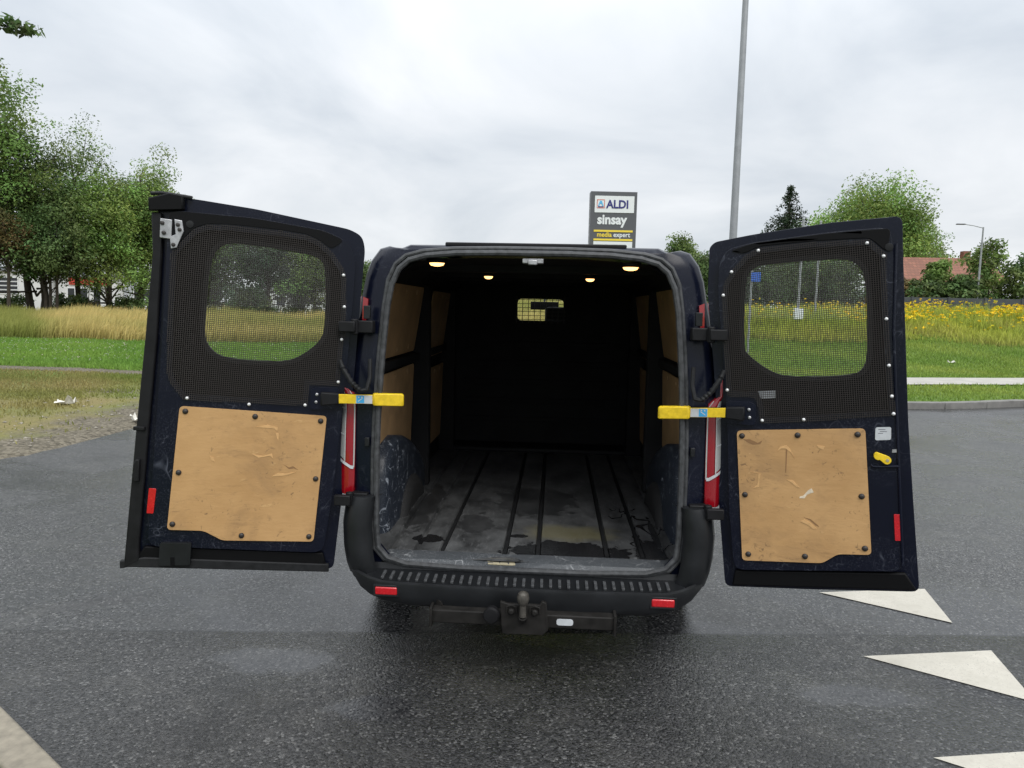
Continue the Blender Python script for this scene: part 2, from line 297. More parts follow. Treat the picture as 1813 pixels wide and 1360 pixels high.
# ------------------------------------------------------------------ mesh helpers
def link(name, me, mat, parent=None, loc=None):
    o = bpy.data.objects.new(name, me); COL.objects.link(o)
    if mat: me.materials.append(MATS[mat] if isinstance(mat, str) else mat)
    if parent is not None: o.parent = parent
    if loc is not None: o.location = loc
    return o
def tag(o, label, cat, group=None):
    o['label'] = label; o['category'] = cat
    if group: o['group'] = group
    return o
def empty(name, loc=(0, 0, 0), rz=0):
    o = bpy.data.objects.new(name, None); COL.objects.link(o); o.location = loc; o.rotation_euler = (0, 0, rz); o.empty_display_size = 0.2; return o
class MB:
    def __init__(s): s.v = []; s.f = []
    def add(s, vs, fs):
        o = len(s.v); s.v += [tuple(p) for p in vs]; s.f += [tuple(i+o for i in f) for f in fs]; return s
    def box(s, a, b, M=None):
        x0, y0, z0 = a; x1, y1, z1 = b
        vs = [(x0,y0,z0),(x1,y0,z0),(x1,y1,z0),(x0,y1,z0),(x0,y0,z1),(x1,y0,z1),(x1,y1,z1),(x0,y1,z1)]
        if M is not None: vs = [tuple(M @ Vector(p)) for p in vs]
        return s.add(vs, [(0,3,2,1),(4,5,6,7),(0,1,5,4),(1,2,6,5),(2,3,7,6),(3,0,4,7)])
    def tube(s, path, rad, seg=8, cap=True):
        path = [Vector(p) for p in path]; n = len(path)
        if not hasattr(rad, '__len__'): rad = [rad]*n
        o = len(s.v); ref = None
        for i, p in enumerate(path):
            d = (path[min(i+1, n-1)] - path[max(i-1, 0)]).normalized()
            if ref is None: ref = d.orthogonal().normalized()
            ref = (ref - d*ref.dot(d)); ref = ref.normalized() if ref.length > 1e-6 else d.orthogonal().normalized()
            b = d.cross(ref)
            for k in range(seg):
                a = 2*math.pi*k/seg; s.v.append(tuple(p + (ref*math.cos(a) + b*math.sin(a))*rad[i]))
        for i in range(n-1):
            for k in range(seg):
                k2 = (k+1) % seg; s.f.append((o+i*seg+k, o+i*seg+k2, o+(i+1)*seg+k2, o+(i+1)*seg+k))
        if cap:
            s.f.append(tuple(o+k for k in reversed(range(seg)))); s.f.append(tuple(o+(n-1)*seg+k for k in range(seg)))
        return s
    def lathe(s, prof, M, seg=16):    # prof: (r, h) along local z
        o = len(s.v); n = len(prof)
        for r, h in prof:
            for k in range(seg):
                a = 2*math.pi*k/seg; s.v.append(tuple(M @ Vector((r*math.cos(a), r*math.sin(a), h))))
        for i in range(n-1):
            for k in range(seg):
                k2 = (k+1) % seg; s.f.append((o+i*seg+k, o+i*seg+k2, o+(i+1)*seg+k2, o+(i+1)*seg+k))
        if prof[-1][0] > 1e-6: s.f.append(tuple(o+(n-1)*seg+k for k in range(seg)))
        if prof[0][0] > 1e-6: s.f.append(tuple(o+k for k in reversed(range(seg))))
        return s
    def plate(s, outer, holes, n0, n1, F):   # polygon with holes in (u,v), from depth n0 to n1; F maps (u,v,n) to xyz
        loops = [list(outer)] + [list(h) for h in holes]
        tris = geometry.tessellate_polygon([[Vector((u, v, 0)) for u, v in l] for l in loops])
        pts = [p for l in loops for p in l]; o = len(s.v); k = len(pts)
        s.v += [tuple(F(u, v, n0)) for u, v in pts] + [tuple(F(u, v, n1)) for u, v in pts]
        for a, b, c in tris: s.f.append((o+a, o+b, o+c)); s.f.append((o+k+c, o+k+b, o+k+a))
        i0 = 0
        for l in loops:
            for i in range(len(l)):
                j = (i+1) % len(l); s.f.append((o+i0+i, o+i0+j, o+k+i0+j, o+k+i0+i))
            i0 += len(l)
        return s
    def build(s, name, mat, parent=None, smooth=False, bevel=0, seg=2, loc=None, angle=35):
        me = bpy.data.meshes.new(name); me.from_pydata(s.v, [], s.f); me.validate(); me.update()
        import bmesh
        bm = bmesh.new(); bm.from_mesh(me); bmesh.ops.delete(bm, geom=[v for v in bm.verts if not v.link_faces], context='VERTS'); bmesh.ops.remove_doubles(bm, verts=bm.verts, dist=1e-5); bmesh.ops.recalc_face_normals(bm, faces=bm.faces); bm.to_mesh(me); bm.free()
        o = link(name, me, mat, parent, loc)
        if smooth or bevel:
            me.polygons.foreach_set('use_smooth', [True]*len(me.polygons)); me.set_sharp_from_angle(angle=R(angle))
        if bevel:
            md = o.modifiers.new('bevel', 'BEVEL'); md.width = bevel; md.segments = seg; md.limit_method = 'ANGLE'; md.angle_limit = R(40); md.harden_normals = False
        return o
def rotm(loc, axis_z):
    q_ = Vector((0, 0, 1)).rotation_difference(Vector(axis_z).normalized()); mm = q_.to_matrix().to_4x4(); mm.translation = loc; return mm
def rounded(poly, r, seg=5):
    out = []; n = len(poly)
    for i in range(n):
        p0, p, p1 = Vector(poly[i-1]), Vector(poly[i]), Vector(poly[(i+1) % n])
        a = (p0-p); b = (p1-p); rr = min(r, a.length*0.45, b.length*0.45); a = p + a.normalized()*rr; b = p + b.normalized()*rr
        for k in range(seg+1):
            t_ = k/seg; out.append(tuple(a*(1-t_)**2 + p*2*t_*(1-t_) + b*t_*t_))
    return out
def chaikin(poly, it=2):
    for _ in range(it):
        o = []; n = len(poly)
        for i in range(n):
            a, b = poly[i], poly[(i+1) % n]
            o += [(a[0]*.75+b[0]*.25, a[1]*.75+b[1]*.25), (a[0]*.25+b[0]*.75, a[1]*.25+b[1]*.75)]
        poly = o
    return poly
def area2(p): return sum(p[i-1][0]*p[i][1]-p[i][0]*p[i-1][1] for i in range(len(p)))
def inset(poly, d):
    sgn = 1 if area2(poly) > 0 else -1; out = []; n = len(poly)
    for i in range(n):
        p0, p, p1 = Vector(poly[i-1]), Vector(poly[i]), Vector(poly[(i+1) % n])
        e1 = (p-p0).normalized(); e2 = (p1-p).normalized()
        n1_ = Vector((-e1.y, e1.x))*sgn; n2_ = Vector((-e2.y, e2.x))*sgn
        out.append(tuple(p + (n1_+n2_)/max(0.5, 1+n1_.dot(n2_))*d))
    return out
def np_mesh(name, V, F4, mat, parent=None, col=None, smooth=False):
    me = bpy.data.meshes.new(name); k = F4.shape[1]
    me.vertices.add(len(V)); me.vertices.foreach_set('co', V.astype(np.float32).ravel())
    me.loops.add(F4.size); me.loops.foreach_set('vertex_index', F4.astype(np.int32).ravel())
    me.polygons.add(len(F4)); me.polygons.foreach_set('loop_start', np.arange(0, F4.size, k, dtype=np.int32))
    if col is not None:
        a = me.attributes.new('col', 'FLOAT_COLOR', 'POINT'); c4 = np.ones((len(V), 4), np.float32); c4[:, :3] = col; a.data.foreach_set('color', c4.ravel())
    me.update(calc_edges=True)
    if smooth: me.polygons.foreach_set('use_smooth', [True]*len(F4))
    return link(name, me, mat, parent)
def text_mesh(name, body, size, F, mat, parent, bold=0.0, extrude=0.01, sx=1.0, align='LEFT'):
    """letters as thin raised plates; F maps (u,v,n) to xyz"""
    cu_ = bpy.data.curves.new('txt', 'FONT'); cu_.body = body; cu_.size = size; cu_.offset = bold; cu_.extrude = extrude/2; cu_.align_x = align; cu_.resolution_u = 3
    to = bpy.data.objects.new('txt', cu_); COL.objects.link(to); dg = bpy.context.evaluated_depsgraph_get(); dg.update()
    me = bpy.data.meshes.new_from_object(to.evaluated_get(dg)); bpy.data.objects.remove(to); bpy.data.curves.remove(cu_)
    for v in me.vertices: v.co = Vector(F(v.co.x*sx, v.co.y, v.co.z+extrude/2))
    me.name = name; me.materials.clear(); return link(name, me, mat, parent)

# ------------------------------------------------------------------ ground, road
ASPH = [(-7.6,-15),(60,-15),(60,33),(30,22),(14,16),(9.0,14.05),(7.6,13.45),(6.4,13.15),(5.4,13.2),(4.7,13.8),(4.25,14.9),(4.05,17),(4.0,21),(-5.45,21),(-5.47,9),(-5.52,7.5),(-5.72,6.8),(-6.1,5.7),(-6.8,4.2),(-7.4,1)]
def in_poly(x, y, P):
    r = np.zeros(x.shape, bool); n = len(P)
    for i in range(n):
        x1, y1 = P[i-1]; x2, y2 = P[i]
        if y1 == y2: continue
        c = ((y1 > y) != (y2 > y)) & (x < (x2-x1)*(y-y1)/(y2-y1)+x1); r ^= c
    return r
def sstep(a, b, x): t_ = np.clip((x-a)/(b-a), 0, 1); return t_*t_*(3-2*t_)
def wob(x, y, s=1.0): return (np.sin(x*1.7*s+y*0.9*s)+np.sin(x*0.8*s-y*2.1*s+1.3)+np.sin(x*3.1*s+2.2*y*s+0.7)*0.6)/2.6
def hgt(x, y):
    x = np.asarray(x, float); y = np.asarray(y, float)
    right = (x > 3.9) & (y > 12.5)
    hr = 0.10 + 1.25*sstep(20, 36, y) + 0.04*wob(x, y, 0.4)*sstep(19.5, 24, y)
    hl = 0.035 + 0.03*wob(x, y, 0.7) + 0.25*sstep(26, 40, y) + 1.1*sstep(22, 40, y)*sstep(-15, -3, x)
    return np.where(right, hr, hl)
def build_ground():
    xs = np.unique(np.concatenate([np.arange(-900, -60, 60), np.arange(-60, -16, 1.0), np.arange(-16, 16, 0.22), np.arange(16, 60, 1.0), np.arange(60, 901, 60)]))
    ys = np.unique(np.concatenate([np.arange(-300, -15, 40), np.arange(-15, 4, 0.6), np.arange(4, 22, 0.22), np.arange(22, 60, 0.7), np.arange(60, 1500, 60)]))
    X, Y = np.meshgrid(xs, ys, indexing='ij'); Z = hgt(X, Y); ins = in_poly(X, Y, ASPH); rk = (X > 3.6) & (Y > 12)
    for ox, oy in ((.3, -.3), (0, -.35), (-.35, 0), (-.3, -.3)): ins = ins | (rk & in_poly(X+ox, Y+oy, ASPH))
    Z = np.where(ins, -0.035, Z)
    V = np.stack([X, Y, Z], -1).reshape(-1, 3); nx, ny = X.shape
    I = np.arange(nx*ny).reshape(nx, ny); F4 = np.stack([I[:-1,:-1], I[1:,:-1], I[1:,1:], I[:-1,1:]], -1).reshape(-1, 4)
    o = np_mesh('ground', V, F4, 'ground', smooth=True)
    left = (X < -4) & (Y > -5)
    edge = -5.5 - X + 0.35*wob(X, Y, 1.1)
    edge = np.where(Y < 7, edge-(7-Y)*0.35, edge)
    g = np.where(left, np.clip(1.05-edge*0.5, 0, 1)*0.68 + 0.17*sstep(16, 8, Y), 0)
    g = np.where(left & (Y > 15.35+0.15*wob(X, Y, .5)) & (Y < 16.25+0.15*wob(X, Y, .6)), 0.85, g)
    g = np.where(left & (Y > 16.4), np.clip(1.0-edge*1.2, 0, 0.6), g)
    g = np.where(left & (Y > 10.5) & (Y < 13.5) & (wob(X*0.6, Y*1.3, 1.0) > 0.35), np.maximum(g, 0.55), g)
    d = np.where(left, (0.75+.3*wob(X, Y, 1.3))*sstep(16, 12, Y)+0.9*sstep(26.5, 28, Y), 0.12)
    d = np.where((~left) & (Y > 18) & (X < 4), 0.35, d)
    a = o.data.attributes.new('zone', 'FLOAT_COLOR', 'POINT'); c4 = np.ones((nx*ny, 4), np.float32); c4[:, 0] = g.ravel(); c4[:, 1] = d.ravel(); c4[:, 2] = 0; a.data.foreach_set('color', c4.ravel())
    o['kind'] = 'structure'; o['label'] = 'grassy ground with gravel verge around the road'
build_ground()
def sheet(name, poly, z, mat, parent=None, th=0.0):
    tr = geometry.tessellate_polygon([[Vector((x, y, 0)) for x, y in poly]]); mb = MB(); mb.v = [(x, y, z) for x, y in poly]; mb.f = [tuple(t_) for t_ in tr]
    return mb.build(name, mat, parent)
road = sheet('road', ASPH, 0.0, 'asphalt'); road['kind'] = 'structure'; road['label'] = 'wet dark asphalt road surface'
for o in (road,):
    for p in o.data.polygons:
        pass
    if o.data.polygons[0].normal.z < 0: o.data.flip_normals()
for i in range(-1, 3):
    y0 = 3.42 + 0.80*(1-i)
    ox = 0.075*(1-i)
    tr_ = sheet('give_way_triangle', [(1.545+ox, y0), (2.225+ox, y0+0.13), (2.13+ox, y0-0.355)], 0.004, 'road_paint', road)
    if tr_.data.polygons[0].normal.z < 0: tr_.data.flip_normals()

def kerb(name, path, side, w, z, stone, mat, label, bev=0.012):
    root = empty(name, (path[0][0], path[0][1], 0)); root['kind'] = 'structure'; root['label'] = label
    P = [Vector(p) for p in path]; d = [0]
    for i in range(1, len(P)): d.append(d[-1]+(P[i]-P[i-1]).length)
    def at(s):
        for i in range(1, len(P)):
            if s <= d[i] or i == len(P)-1:
                t_ = (s-d[i-1])/(d[i]-d[i-1]); return P[i-1].lerp(P[i], t_), (P[i]-P[i-1]).normalized()
    s = 0
    while s < d[-1]-0.2:
        e_ = min(s+stone-0.012, d[-1]); a, ta = at(s); b, tb = at(e_); na = Vector((-ta.y, ta.x))*side; nb = Vector((-tb.y, tb.x))*side
        if s > 0: ta0 = at(max(0, s-0.1))[1]; na = (na + Vector((-ta0.y, ta0.x))*side).normalized()
        if s+stone < d[-1]: tb1 = at(s+stone+0.05)[1]; nb = (nb + Vector((-tb1.y, tb1.x))*side).normalized()
        zz = z + random.uniform(-.004, .004); c = root.location
        q = [(a.x, a.y), (b.x, b.y), (b.x+nb.x*w, b.y+nb.y*w), (a.x+na.x*w, a.y+na.y*w)]
        mb = MB(); mb.add([(x-c.x, y-c.y, -0.06) for x, y in q]+[(x-c.x, y-c.y, zz) for x, y in q], [(0,3,2,1),(4,5,6,7),(0,1,5,4),(1,2,6,5),(2,3,7,6),(3,0,4,7)])
        mb.build('kerb_stone', mat, root, bevel=bev); s += stone
    return root
def spline(pts, n=6):
    P = [Vector(p) for p in pts]; out = []
    for i in range(len(P)-1):
        p0 = P[max(i-1, 0)]; p1 = P[i]; p2 = P[i+1]; p3 = P[min(i+2, len(P)-1)]
        for k in range(n):
            t_ = k/n; out.append(0.5*((2*p1)+(p2-p0)*t_+(2*p0-5*p1+4*p2-p3)*t_*t_+(3*p1-p0-3*p2+p3)*t_**3))
    out.append(P[-1]); return [tuple(p) for p in out]
KB = spline([(-6.2,3.75),(-4.4,3.45),(-3.1,3.02),(-2.15,2.53),(-1.97,2.41),(-1.59,2.13),(-1.22,1.72),(-0.98,1.1),(-0.9,0.2),(-0.9,-1.5)], 5)
kerb('kerb', KB, -1, 0.125, 0.10, 1.0, 'kerb_concrete', 'tan concrete kerb curving round the grass corner')
KR = spline([(4.0,21),(4.05,17),(4.25,14.9),(4.7,13.8),(5.4,13.2),(6.4,13.15),(7.6,13.45),(9.0,14.05),(14,16),(30,22),(60,33)], 5)
kerb('kerb', KR, 1, 0.16, 0.12, 1.0, 'kerb_far', 'grey concrete kerb round the far side road corner')
isl = sheet('grass_verge', [(x-0.0, y) for x, y in [(a-0.06, b-0.10) for a, b in KB]] + [(-6.2, -1.5)], 0.055, 'ground'); isl['kind'] = 'structure'
if isl.data.polygons[0].normal.z < 0: isl.data.flip_normals()
vs = MB()
for i, (x, y) in enumerate(KR):
    a_ = Vector(KR[max(i-1, 0)]); b_ = Vector(KR[min(i+1, len(KR)-1)]); t__ = (b_-a_).normalized(); n__ = Vector((-t__.y, t__.x))
    for k, dd in enumerate((.13, .7, 1.3)): q__ = Vector((x, y))+n__*dd; vs.v.append((q__.x, q__.y, .112-.012*(k == 2)))
for i in range(len(KR)-1):
    for k in range(2): vs.f.append((i*3+k, i*3+3+k, i*3+4+k, i*3+1+k))
o = vs.build('kerb_verge', 'ground'); o['kind'] = 'structure'
if o.data.polygons[0].normal.z < 0: o.data.flip_normals()
# footpath on the right verge
pth = MB(); L1 = [(4.3,15.9),(7,16.35),(9,16.9),(13,17.9),(20,20.3),(40,27.5)]; L2 = [(4.3,17.3),(7,17.9),(9,18.55),(13,19.6),(20,22.1),(40,29.5)]
a1, a2 = spline(L1, 6), spline(L2, 6)
for i, ((x1, y1), (x2, y2)) in enumerate(zip(a1, a2)):
    for k in range(5):
        x, y = x1+(x2-x1)*k/4, y1+(y2-y1)*k/4
        pth.v.append((x, y, float(hgt(x, y))+0.03))
for i in range(len(a1)-1):
    for k in range(4): pth.f.append((i*5+k, i*5+5+k, i*5+6+k, i*5+1+k))
o = pth.build('footpath', 'path_concrete'); o['kind'] = 'structure'

# ------------------------------------------------------------------ the van (local frame: x right, y forward from the sill, z up)
VX, VY = -0.113, 3.15
van = empty('delivery_van', (VX, VY, 0))
tag(van, 'dark navy panel van with both rear doors swung wide open on the wet road', 'van')
APT = [(0,.462),(.30,.463),(.55,.472),(.64,.498),(.684,.55),(.692,.65),(.692,.80),(.690,1.0),(.686,1.15),(.676,1.35),(.665,1.50),(.650,1.66),(.632,1.76),(.600,1.83),(.555,1.868),(.48,1.889),(.34,1.902),(.15,1.906),(0,1.906)]
OUT = [(0,.40),(.30,.40),(.58,.40),(.74,.41),(.80,.45),(.800,.58),(.835,.80),(.852,1.0),(.862,1.15),(.858,1.35),(.840,1.50),(.793,1.72),(.778,1.80),(.754,1.868),(.712,1.925),(.668,1.938),(.615,1.927),(.57,1.946),(0,1.950)]
def lean(z): return 0.02 + 0.05*max(0, z-1.0)
def full(half): return half + [(-x, z) for x, z in reversed(half[1:-1])]
def bridge(mb, rings, closed=True, keep=None):
    n = len(rings[0]); o = len(mb.v)
    for r_ in rings: mb.v += [tuple(p) for p in r_]
    for i in range(len(rings)-1):
        for k in range(n if closed else n-1):
            k2 = (k+1) % n
            if keep is None or keep(i, k): mb.f.append((o+i*n+k, o+i*n+k2, o+(i+1)*n+k2, o+(i+1)*n+k))
AF, OF = full(APT), full(OUT); nA = len(APT)
def sec(y, kx, kz, front=0.0, zt=None):
    r_ = []
    for x, z in OF:
        zz = z + (z-1.0)*kz*(1 if z > 1 else 0)
        if zt is not None and z > 1.0: zz = 1.0 + (zz-1.0)*(zt-1.0)/(1.949*1.0-1.0)
        r_.append((x*kx, y, zz))
    return r_
# outer shell: rear return, corner, then the sides widen forward
rings = [[(x, lean(z)+0.035, z) for x, z in AF], [(x*1.012, lean(z)+0.0, z+0.003*(1 if z > 1 else -1)) for x, z in AF],
         [(a[0]*.45+b[0]*.55, lean(b[1])+0.004, a[1]*.45+b[1]*.55) for a, b in zip(AF, OF)],
         [(x*0.975, lean(z)+0.03, z-0.010*(z > 1.7)) for x, z in OF], [(x*0.995, lean(z)+0.075, z-0.002*(z > 1.7)) for x, z in OF]]
for y, kx, kz in ((.20,1.0,0),(.45,1.03,.004),(.85,1.07,.010),(1.4,1.10,.018),(2.2,1.12,.024),(2.9,1.12,.024),(3.15,1.115,.02)):
    rings.append(sec(y, kx, kz))
for y, kx, zt in ((3.35,1.10,1.93),(3.75,1.10,1.70),(4.15,1.09,1.40),(4.35,1.06,1.24),(4.75,1.03,1.14),(5.0,.96,1.0),(5.08,.88,.92)):
    rings.append(sec(y, kx, 0, zt=zt))
NR = len(rings); nn_ = len(AF)
def region(i, k):
    kk = min(k, nn_-1-k) if k < nn_ else 0       # segment index along the half outline (mirrored)
    if 12 <= i <= 14 and kk >= 15: return 'wind'
    if 11 <= i <= 13 and 9 <= kk <= 12: return 'side'
    if kk <= 2: return 'under'
    return 'body'
def arch_hole(i, k):     # leave the wheel openings free
    return False
mb = MB(); bridge(mb, rings, True, lambda i, k: region(i, k) == 'body')
o_ = len(mb.v); mb.v += [tuple(p) for p in rings[-1]]; mb.f.append(tuple(range(o_, o_+nn_)))
body = mb.build('body', 'navy_paint', van, smooth=True, angle=50)
mb = MB(); bridge(mb, rings, True, lambda i, k: region(i, k) == 'under' and i > 2); mb.build('underbody', 'black_plastic', van)
mb = MB(); bridge(mb, rings, True, lambda i, k: region(i, k) == 'wind'); mb.build('windscreen', 'wind_glass', van, smooth=True)
for hs_ in (0, 1):
    mb = MB(); bridge(mb, rings, True, lambda i, k: region(i, k) == 'side' and (k < nn_/2) == bool(hs_)); mb.build('side_window', 'wind_glass', van, smooth=True)
# roof details at the rear edge: raised pressing with notches, black spoiler strip
mb = MB(); mb.box((-.40, .10, 1.935), (.42, .16, 1.955)); mb.build('roof_strip', 'black_plastic', van, bevel=.006)
# rubber seals round the opening
seal_path = [(x, lean(z)-0.012, z) for x, z in AF]
def closed_tube(mb, path, r_, seg=8):
    P = [Vector(p) for p in path]; n = len(P); o = len(mb.v)
    for i, p in enumerate(P):
        d = (P[(i+1) % n]-P[i-1]).normalized(); a = Vector((0, 1, 0)); b = d.cross(a).normalized()
        for k in range(seg): t_ = 2*math.pi*k/seg; mb.v.append(tuple(p+(a*math.cos(t_)+b*math.sin(t_))*r_))
    for i in range(n):
        j = (i+1) % n
        for k in range(seg): k2 = (k+1) % seg; mb.f.append((o+i*seg+k, o+i*seg+k2, o+j*seg+k2, o+j*seg+k))
mb = MB(); closed_tube(mb, [(x*1.0, y, z) for x, y, z in seal_path], .0135); closed_tube(mb, [(x*1.03, y+.012, z+(.02 if z > 1.7 else 0)-(.012 if z < .56 else 0)) for x, y, z in seal_path], .011); mb.build('door_seal', 'seal_rubber', van, smooth=True)
# ---------- cargo bay
FZ = .49; BY = 2.86; IW = .84
def floor_profile():
    pts = []; gr = [-.66, -.535, -.41, -.105, .055, .388, .56, .69]; xs = [-IW]
    for g in gr: xs += [g-.015, g-.009, g+.009, g+.015]
    xs.append(IW)
    for x in xs:
        z = FZ
        for g in gr:
            if abs(x-g) < .010: z = FZ-.016
        pts.append((x, z))
    return pts
fp = floor_profile(); mb = MB()
ysf = [.055, .14, .16, 1.0, 2.0, BY]
rr = []
for y in ysf:
    rr.append([(x, y, (FZ-.004 if y < .15 else z)) for x, z in fp])
o0 = 0
bridge(mb, rr, False)
mb.build('cargo_floor', 'cargo_floor', van)
for gx in (-.41, -.105, .055, .388, .56):
    mb = MB(); mb.box((gx-.009, .15+.1*abs(gx), FZ-.017), (gx+.009, BY-.3, FZ-.006)); mb.build('floor_groove', 'rubber', van)
mb = MB(); xs_ = np.linspace(-.665, .665, 21)
prof = []
for x in xs_:
    dip = .018*math.exp(-((x+.115)/.09)**4)
    prof.append([(x, .03, .468), (x, .045, .484-dip), (x, .085, FZ+.002-dip*0.7), (x, .135, FZ+.0035-dip*.2)])
bridge(mb, prof, False); mb.build('sill_plate', 'sill_worn', van, smooth=True)
def FSL(u, v, n): return (u, .046+v*.95-n*.3, .4685+v*.33+n)
mb = MB(); mb.plate(rounded([(-.185,0),(-.045,0),(-.055,.043),(-.175,.043)], .006), [], 0, .0035, FSL); ke = mb.build('load_label', 'label_tan', van)
for q_ in ([(-.165,.016),(-.075,.016),(-.075,.020),(-.165,.020)], [(-.172,.024),(-.156,.024),(-.156,.038),(-.172,.038)], [(-.122,.010),(-.117,.010),(-.117,.030),(-.122,.030)], [(-.082,.005),(-.075,.005),(-.075,.020),(-.082,.020)], [(-.178,.008),(-.150,.008),(-.150,.012),(-.178,.012)]):
    mb = MB(); mb.plate(q_, [], .0036, .0042, FSL); mb.build('label_print', 'label_ink', ke)
# inner shell: dark liner
liner = [(x*.985, z) for x, z in [(IW,FZ-.02),(IW,.9),(.835,1.3),(.80,1.62),(.74,1.80),(.62,1.868),(.3,1.885),(-.3,1.885),(-.62,1.868),(-.74,1.80),(-.80,1.62),(-.835,1.3),(-IW,.9),(-IW,FZ-.02)]]
mb = MB(); bridge(mb, [[(x*.84, .075, z if z < 1.8 else z-.0) for x, z in liner], [(x, .16, z) for x, z in liner], [(x, BY, z) for x, z in liner]], False); mb.build('cargo_liner', 'liner', van, smooth=True, angle=25)
for y in (.55, 1.15, 1.75, 2.35):
    mb = MB(); mb.box((-.72, y, 1.845), (.72, y+.07, 1.89)); mb.build('roof_rib', 'liner', van, bevel=.008)
mb = MB(); mb.box((-.84, BY-.28, FZ-.002), (.84, BY+.0, FZ+.035)); mb.build('bulkhead_step', 'rubber', van, bevel=.012)
# bulkhead with window
def FB(u, v, n): return (u, BY+.02-n, v)
bw = rounded([(-.222,1.556),(.178,1.556),(.178,1.752),(-.222,1.752)], .045)
mb = MB(); mb.plate([(-.83,FZ-.01),(.83,FZ-.01),(.83,1.3),(.79,1.62),(.73,1.80),(.6,1.88),(-.6,1.88),(-.73,1.80),(-.79,1.62),(-.83,1.3)], [bw], 0, .02, FB); bh = mb.build('bulkhead', 'liner', van)
for z_ in (.70, .86, 1.02, 1.18, 1.34):
    mb = MB(); mb.box((-.66, BY-.012, z_), (.66, BY+.0, z_+.045)); mb.build('bulkhead_rib', 'liner', bh, bevel=.006)
gb = MB()
for i in range(9): x = -.222+.05*(i+.0)+.0; gb.box((x-.0025, BY-.006, 1.54), (x+.0025, BY-.001, 1.765))
for i in range(6): z = 1.556+.033*(i+.5); gb.box((-.235, BY-.011, z-.0022), (.19, BY-.006, z+.0022))
gb.build('window_bar', 'bolt_black', bh)
mb = MB(); mb.plate(bw, [inset(bw, .008)], 0, .03, lambda u, v, n: (u, BY+.005-n+.01, v)); mb.build('window_seal', 'rubber', bh)
# ply-lined sides with slotted holes
def side_panel(s, y0, y1, z0, z1, xa, xb, mat, slots=True):
    Fp = lambda u, v, n: (s*(xa+(xb-xa)*(v-z0)/(z1-z0)-n), u, v)
    hs = []
    if slots:
        for i in range(3):
            u = y0+(y1-y0)*(.2+.3*i)
            for v in (z1-.035, z0+.035): hs.append([(u-.012, v-.012), (u+.012, v-.012), (u+.012, v+.012), (u-.012, v+.012)])
    mb = MB(); mb.plate(rounded([(y0,z0),(y1,z0),(y1,z1),(y0,z1)], .03), hs, 0, .006, Fp); return mb.build('plywood_lining', mat, van)
for s in (-1, 1):
    side_panel(s, .34, 1.36, 1.38, 1.78, .80, .735, 'ply_inner'); side_panel(s, .30, 1.32, .76, 1.30, .81, .79, 'ply_inner')
    side_panel(s, 1.72, 2.5, 1.30, 1.77, .80, .735, 'ply_inner'); side_panel(s, 1.68, 2.5, .64, 1.22, .81, .79, 'ply_inner')
    for p in ((1.40, .07), (2.56, .07)):
        mb = MB(); mb.box((min(s*.70, s*.83), p[0], FZ), (max(s*.70, s*.83), p[0]+p[1], 1.8)); mb.build('side_post', 'liner', van, bevel=.01)
    mb = MB(); mb.box((min(s*.765, s*.83), .10, 1.315), (max(s*.765, s*.83), 2.6, 1.365)); mb.build('side_rail', 'liner', van, bevel=.008)
    mb = MB(); M_ = Matrix.Rotation(R(-14), 4, 'X'); M_.translation = Vector((s*.765, 1.52, 1.50)); mb.box((-.02, -.05, -.14), (.02, .05, .16), M_); mb.build('belt_guard', 'bumper_plastic', van, bevel=.012)
    # rounded wheel-arch box
    pr = [(.36,FZ-.005),(.37,.74),(.41,.86),(.50,.935),(.66,.955),(.88,.915),(1.10,.85),(1.32,.75),(1.48,.65),(1.62,FZ-.005)]
    ring = []
    for xin, sh in ((.835, 0), (.765, .0), (.738, .022), (.725, .06)):
        ring.append([(s*xin, y+(sh if i < 2 else -sh*(1 if i > 5 else 0)), max(FZ-.005, z-sh*(.9 if z > FZ else 0))) for i, (y, z) in enumerate(pr)])
    mb = MB(); bridge(mb, ring, False); o2 = len(mb.v); mb.v += ring[-1]; mb.f.append(tuple(range(o2, o2+len(pr)))); mb.build('wheel_arch', 'navy_arch', van, smooth=True, angle=60)
# interior lamps, lit
for x, y, z, w in ((-.445,.15,1.858,.036), (.445,.15,1.853,.036), (-.262,.75,1.828,.024), (.29,.75,1.824,.024)):
    mb = MB(); mb.lathe([(w*1.35, 0), (w*1.35, .012), (w*1.1, .02)], Matrix.Translation((x, y, z)) @ Matrix.Rotation(math.pi, 4, 'X') @ Matrix.Translation((0, 0, -.025)), 20); h_ = mb.build('roof_lamp', 'black_plastic', van, smooth=True)
    mb = MB(); mb.lathe([(w, 0), (w*.8, .010), (w*.35, .014)], Matrix.Translation((x, y, z+.004)) @ Matrix.Rotation(math.pi, 4, 'X'), 16); mb.build('lit_lens', 'lamp_lit', h_, smooth=True)
mb = MB(); mb.box((-.045, .055, 1.862), (.05, .10, 1.885)); mb.box((-.02, .045, 1.855), (.022, .06, 1.878)); mb.build('latch_striker', 'zinc', van, bevel=.004)
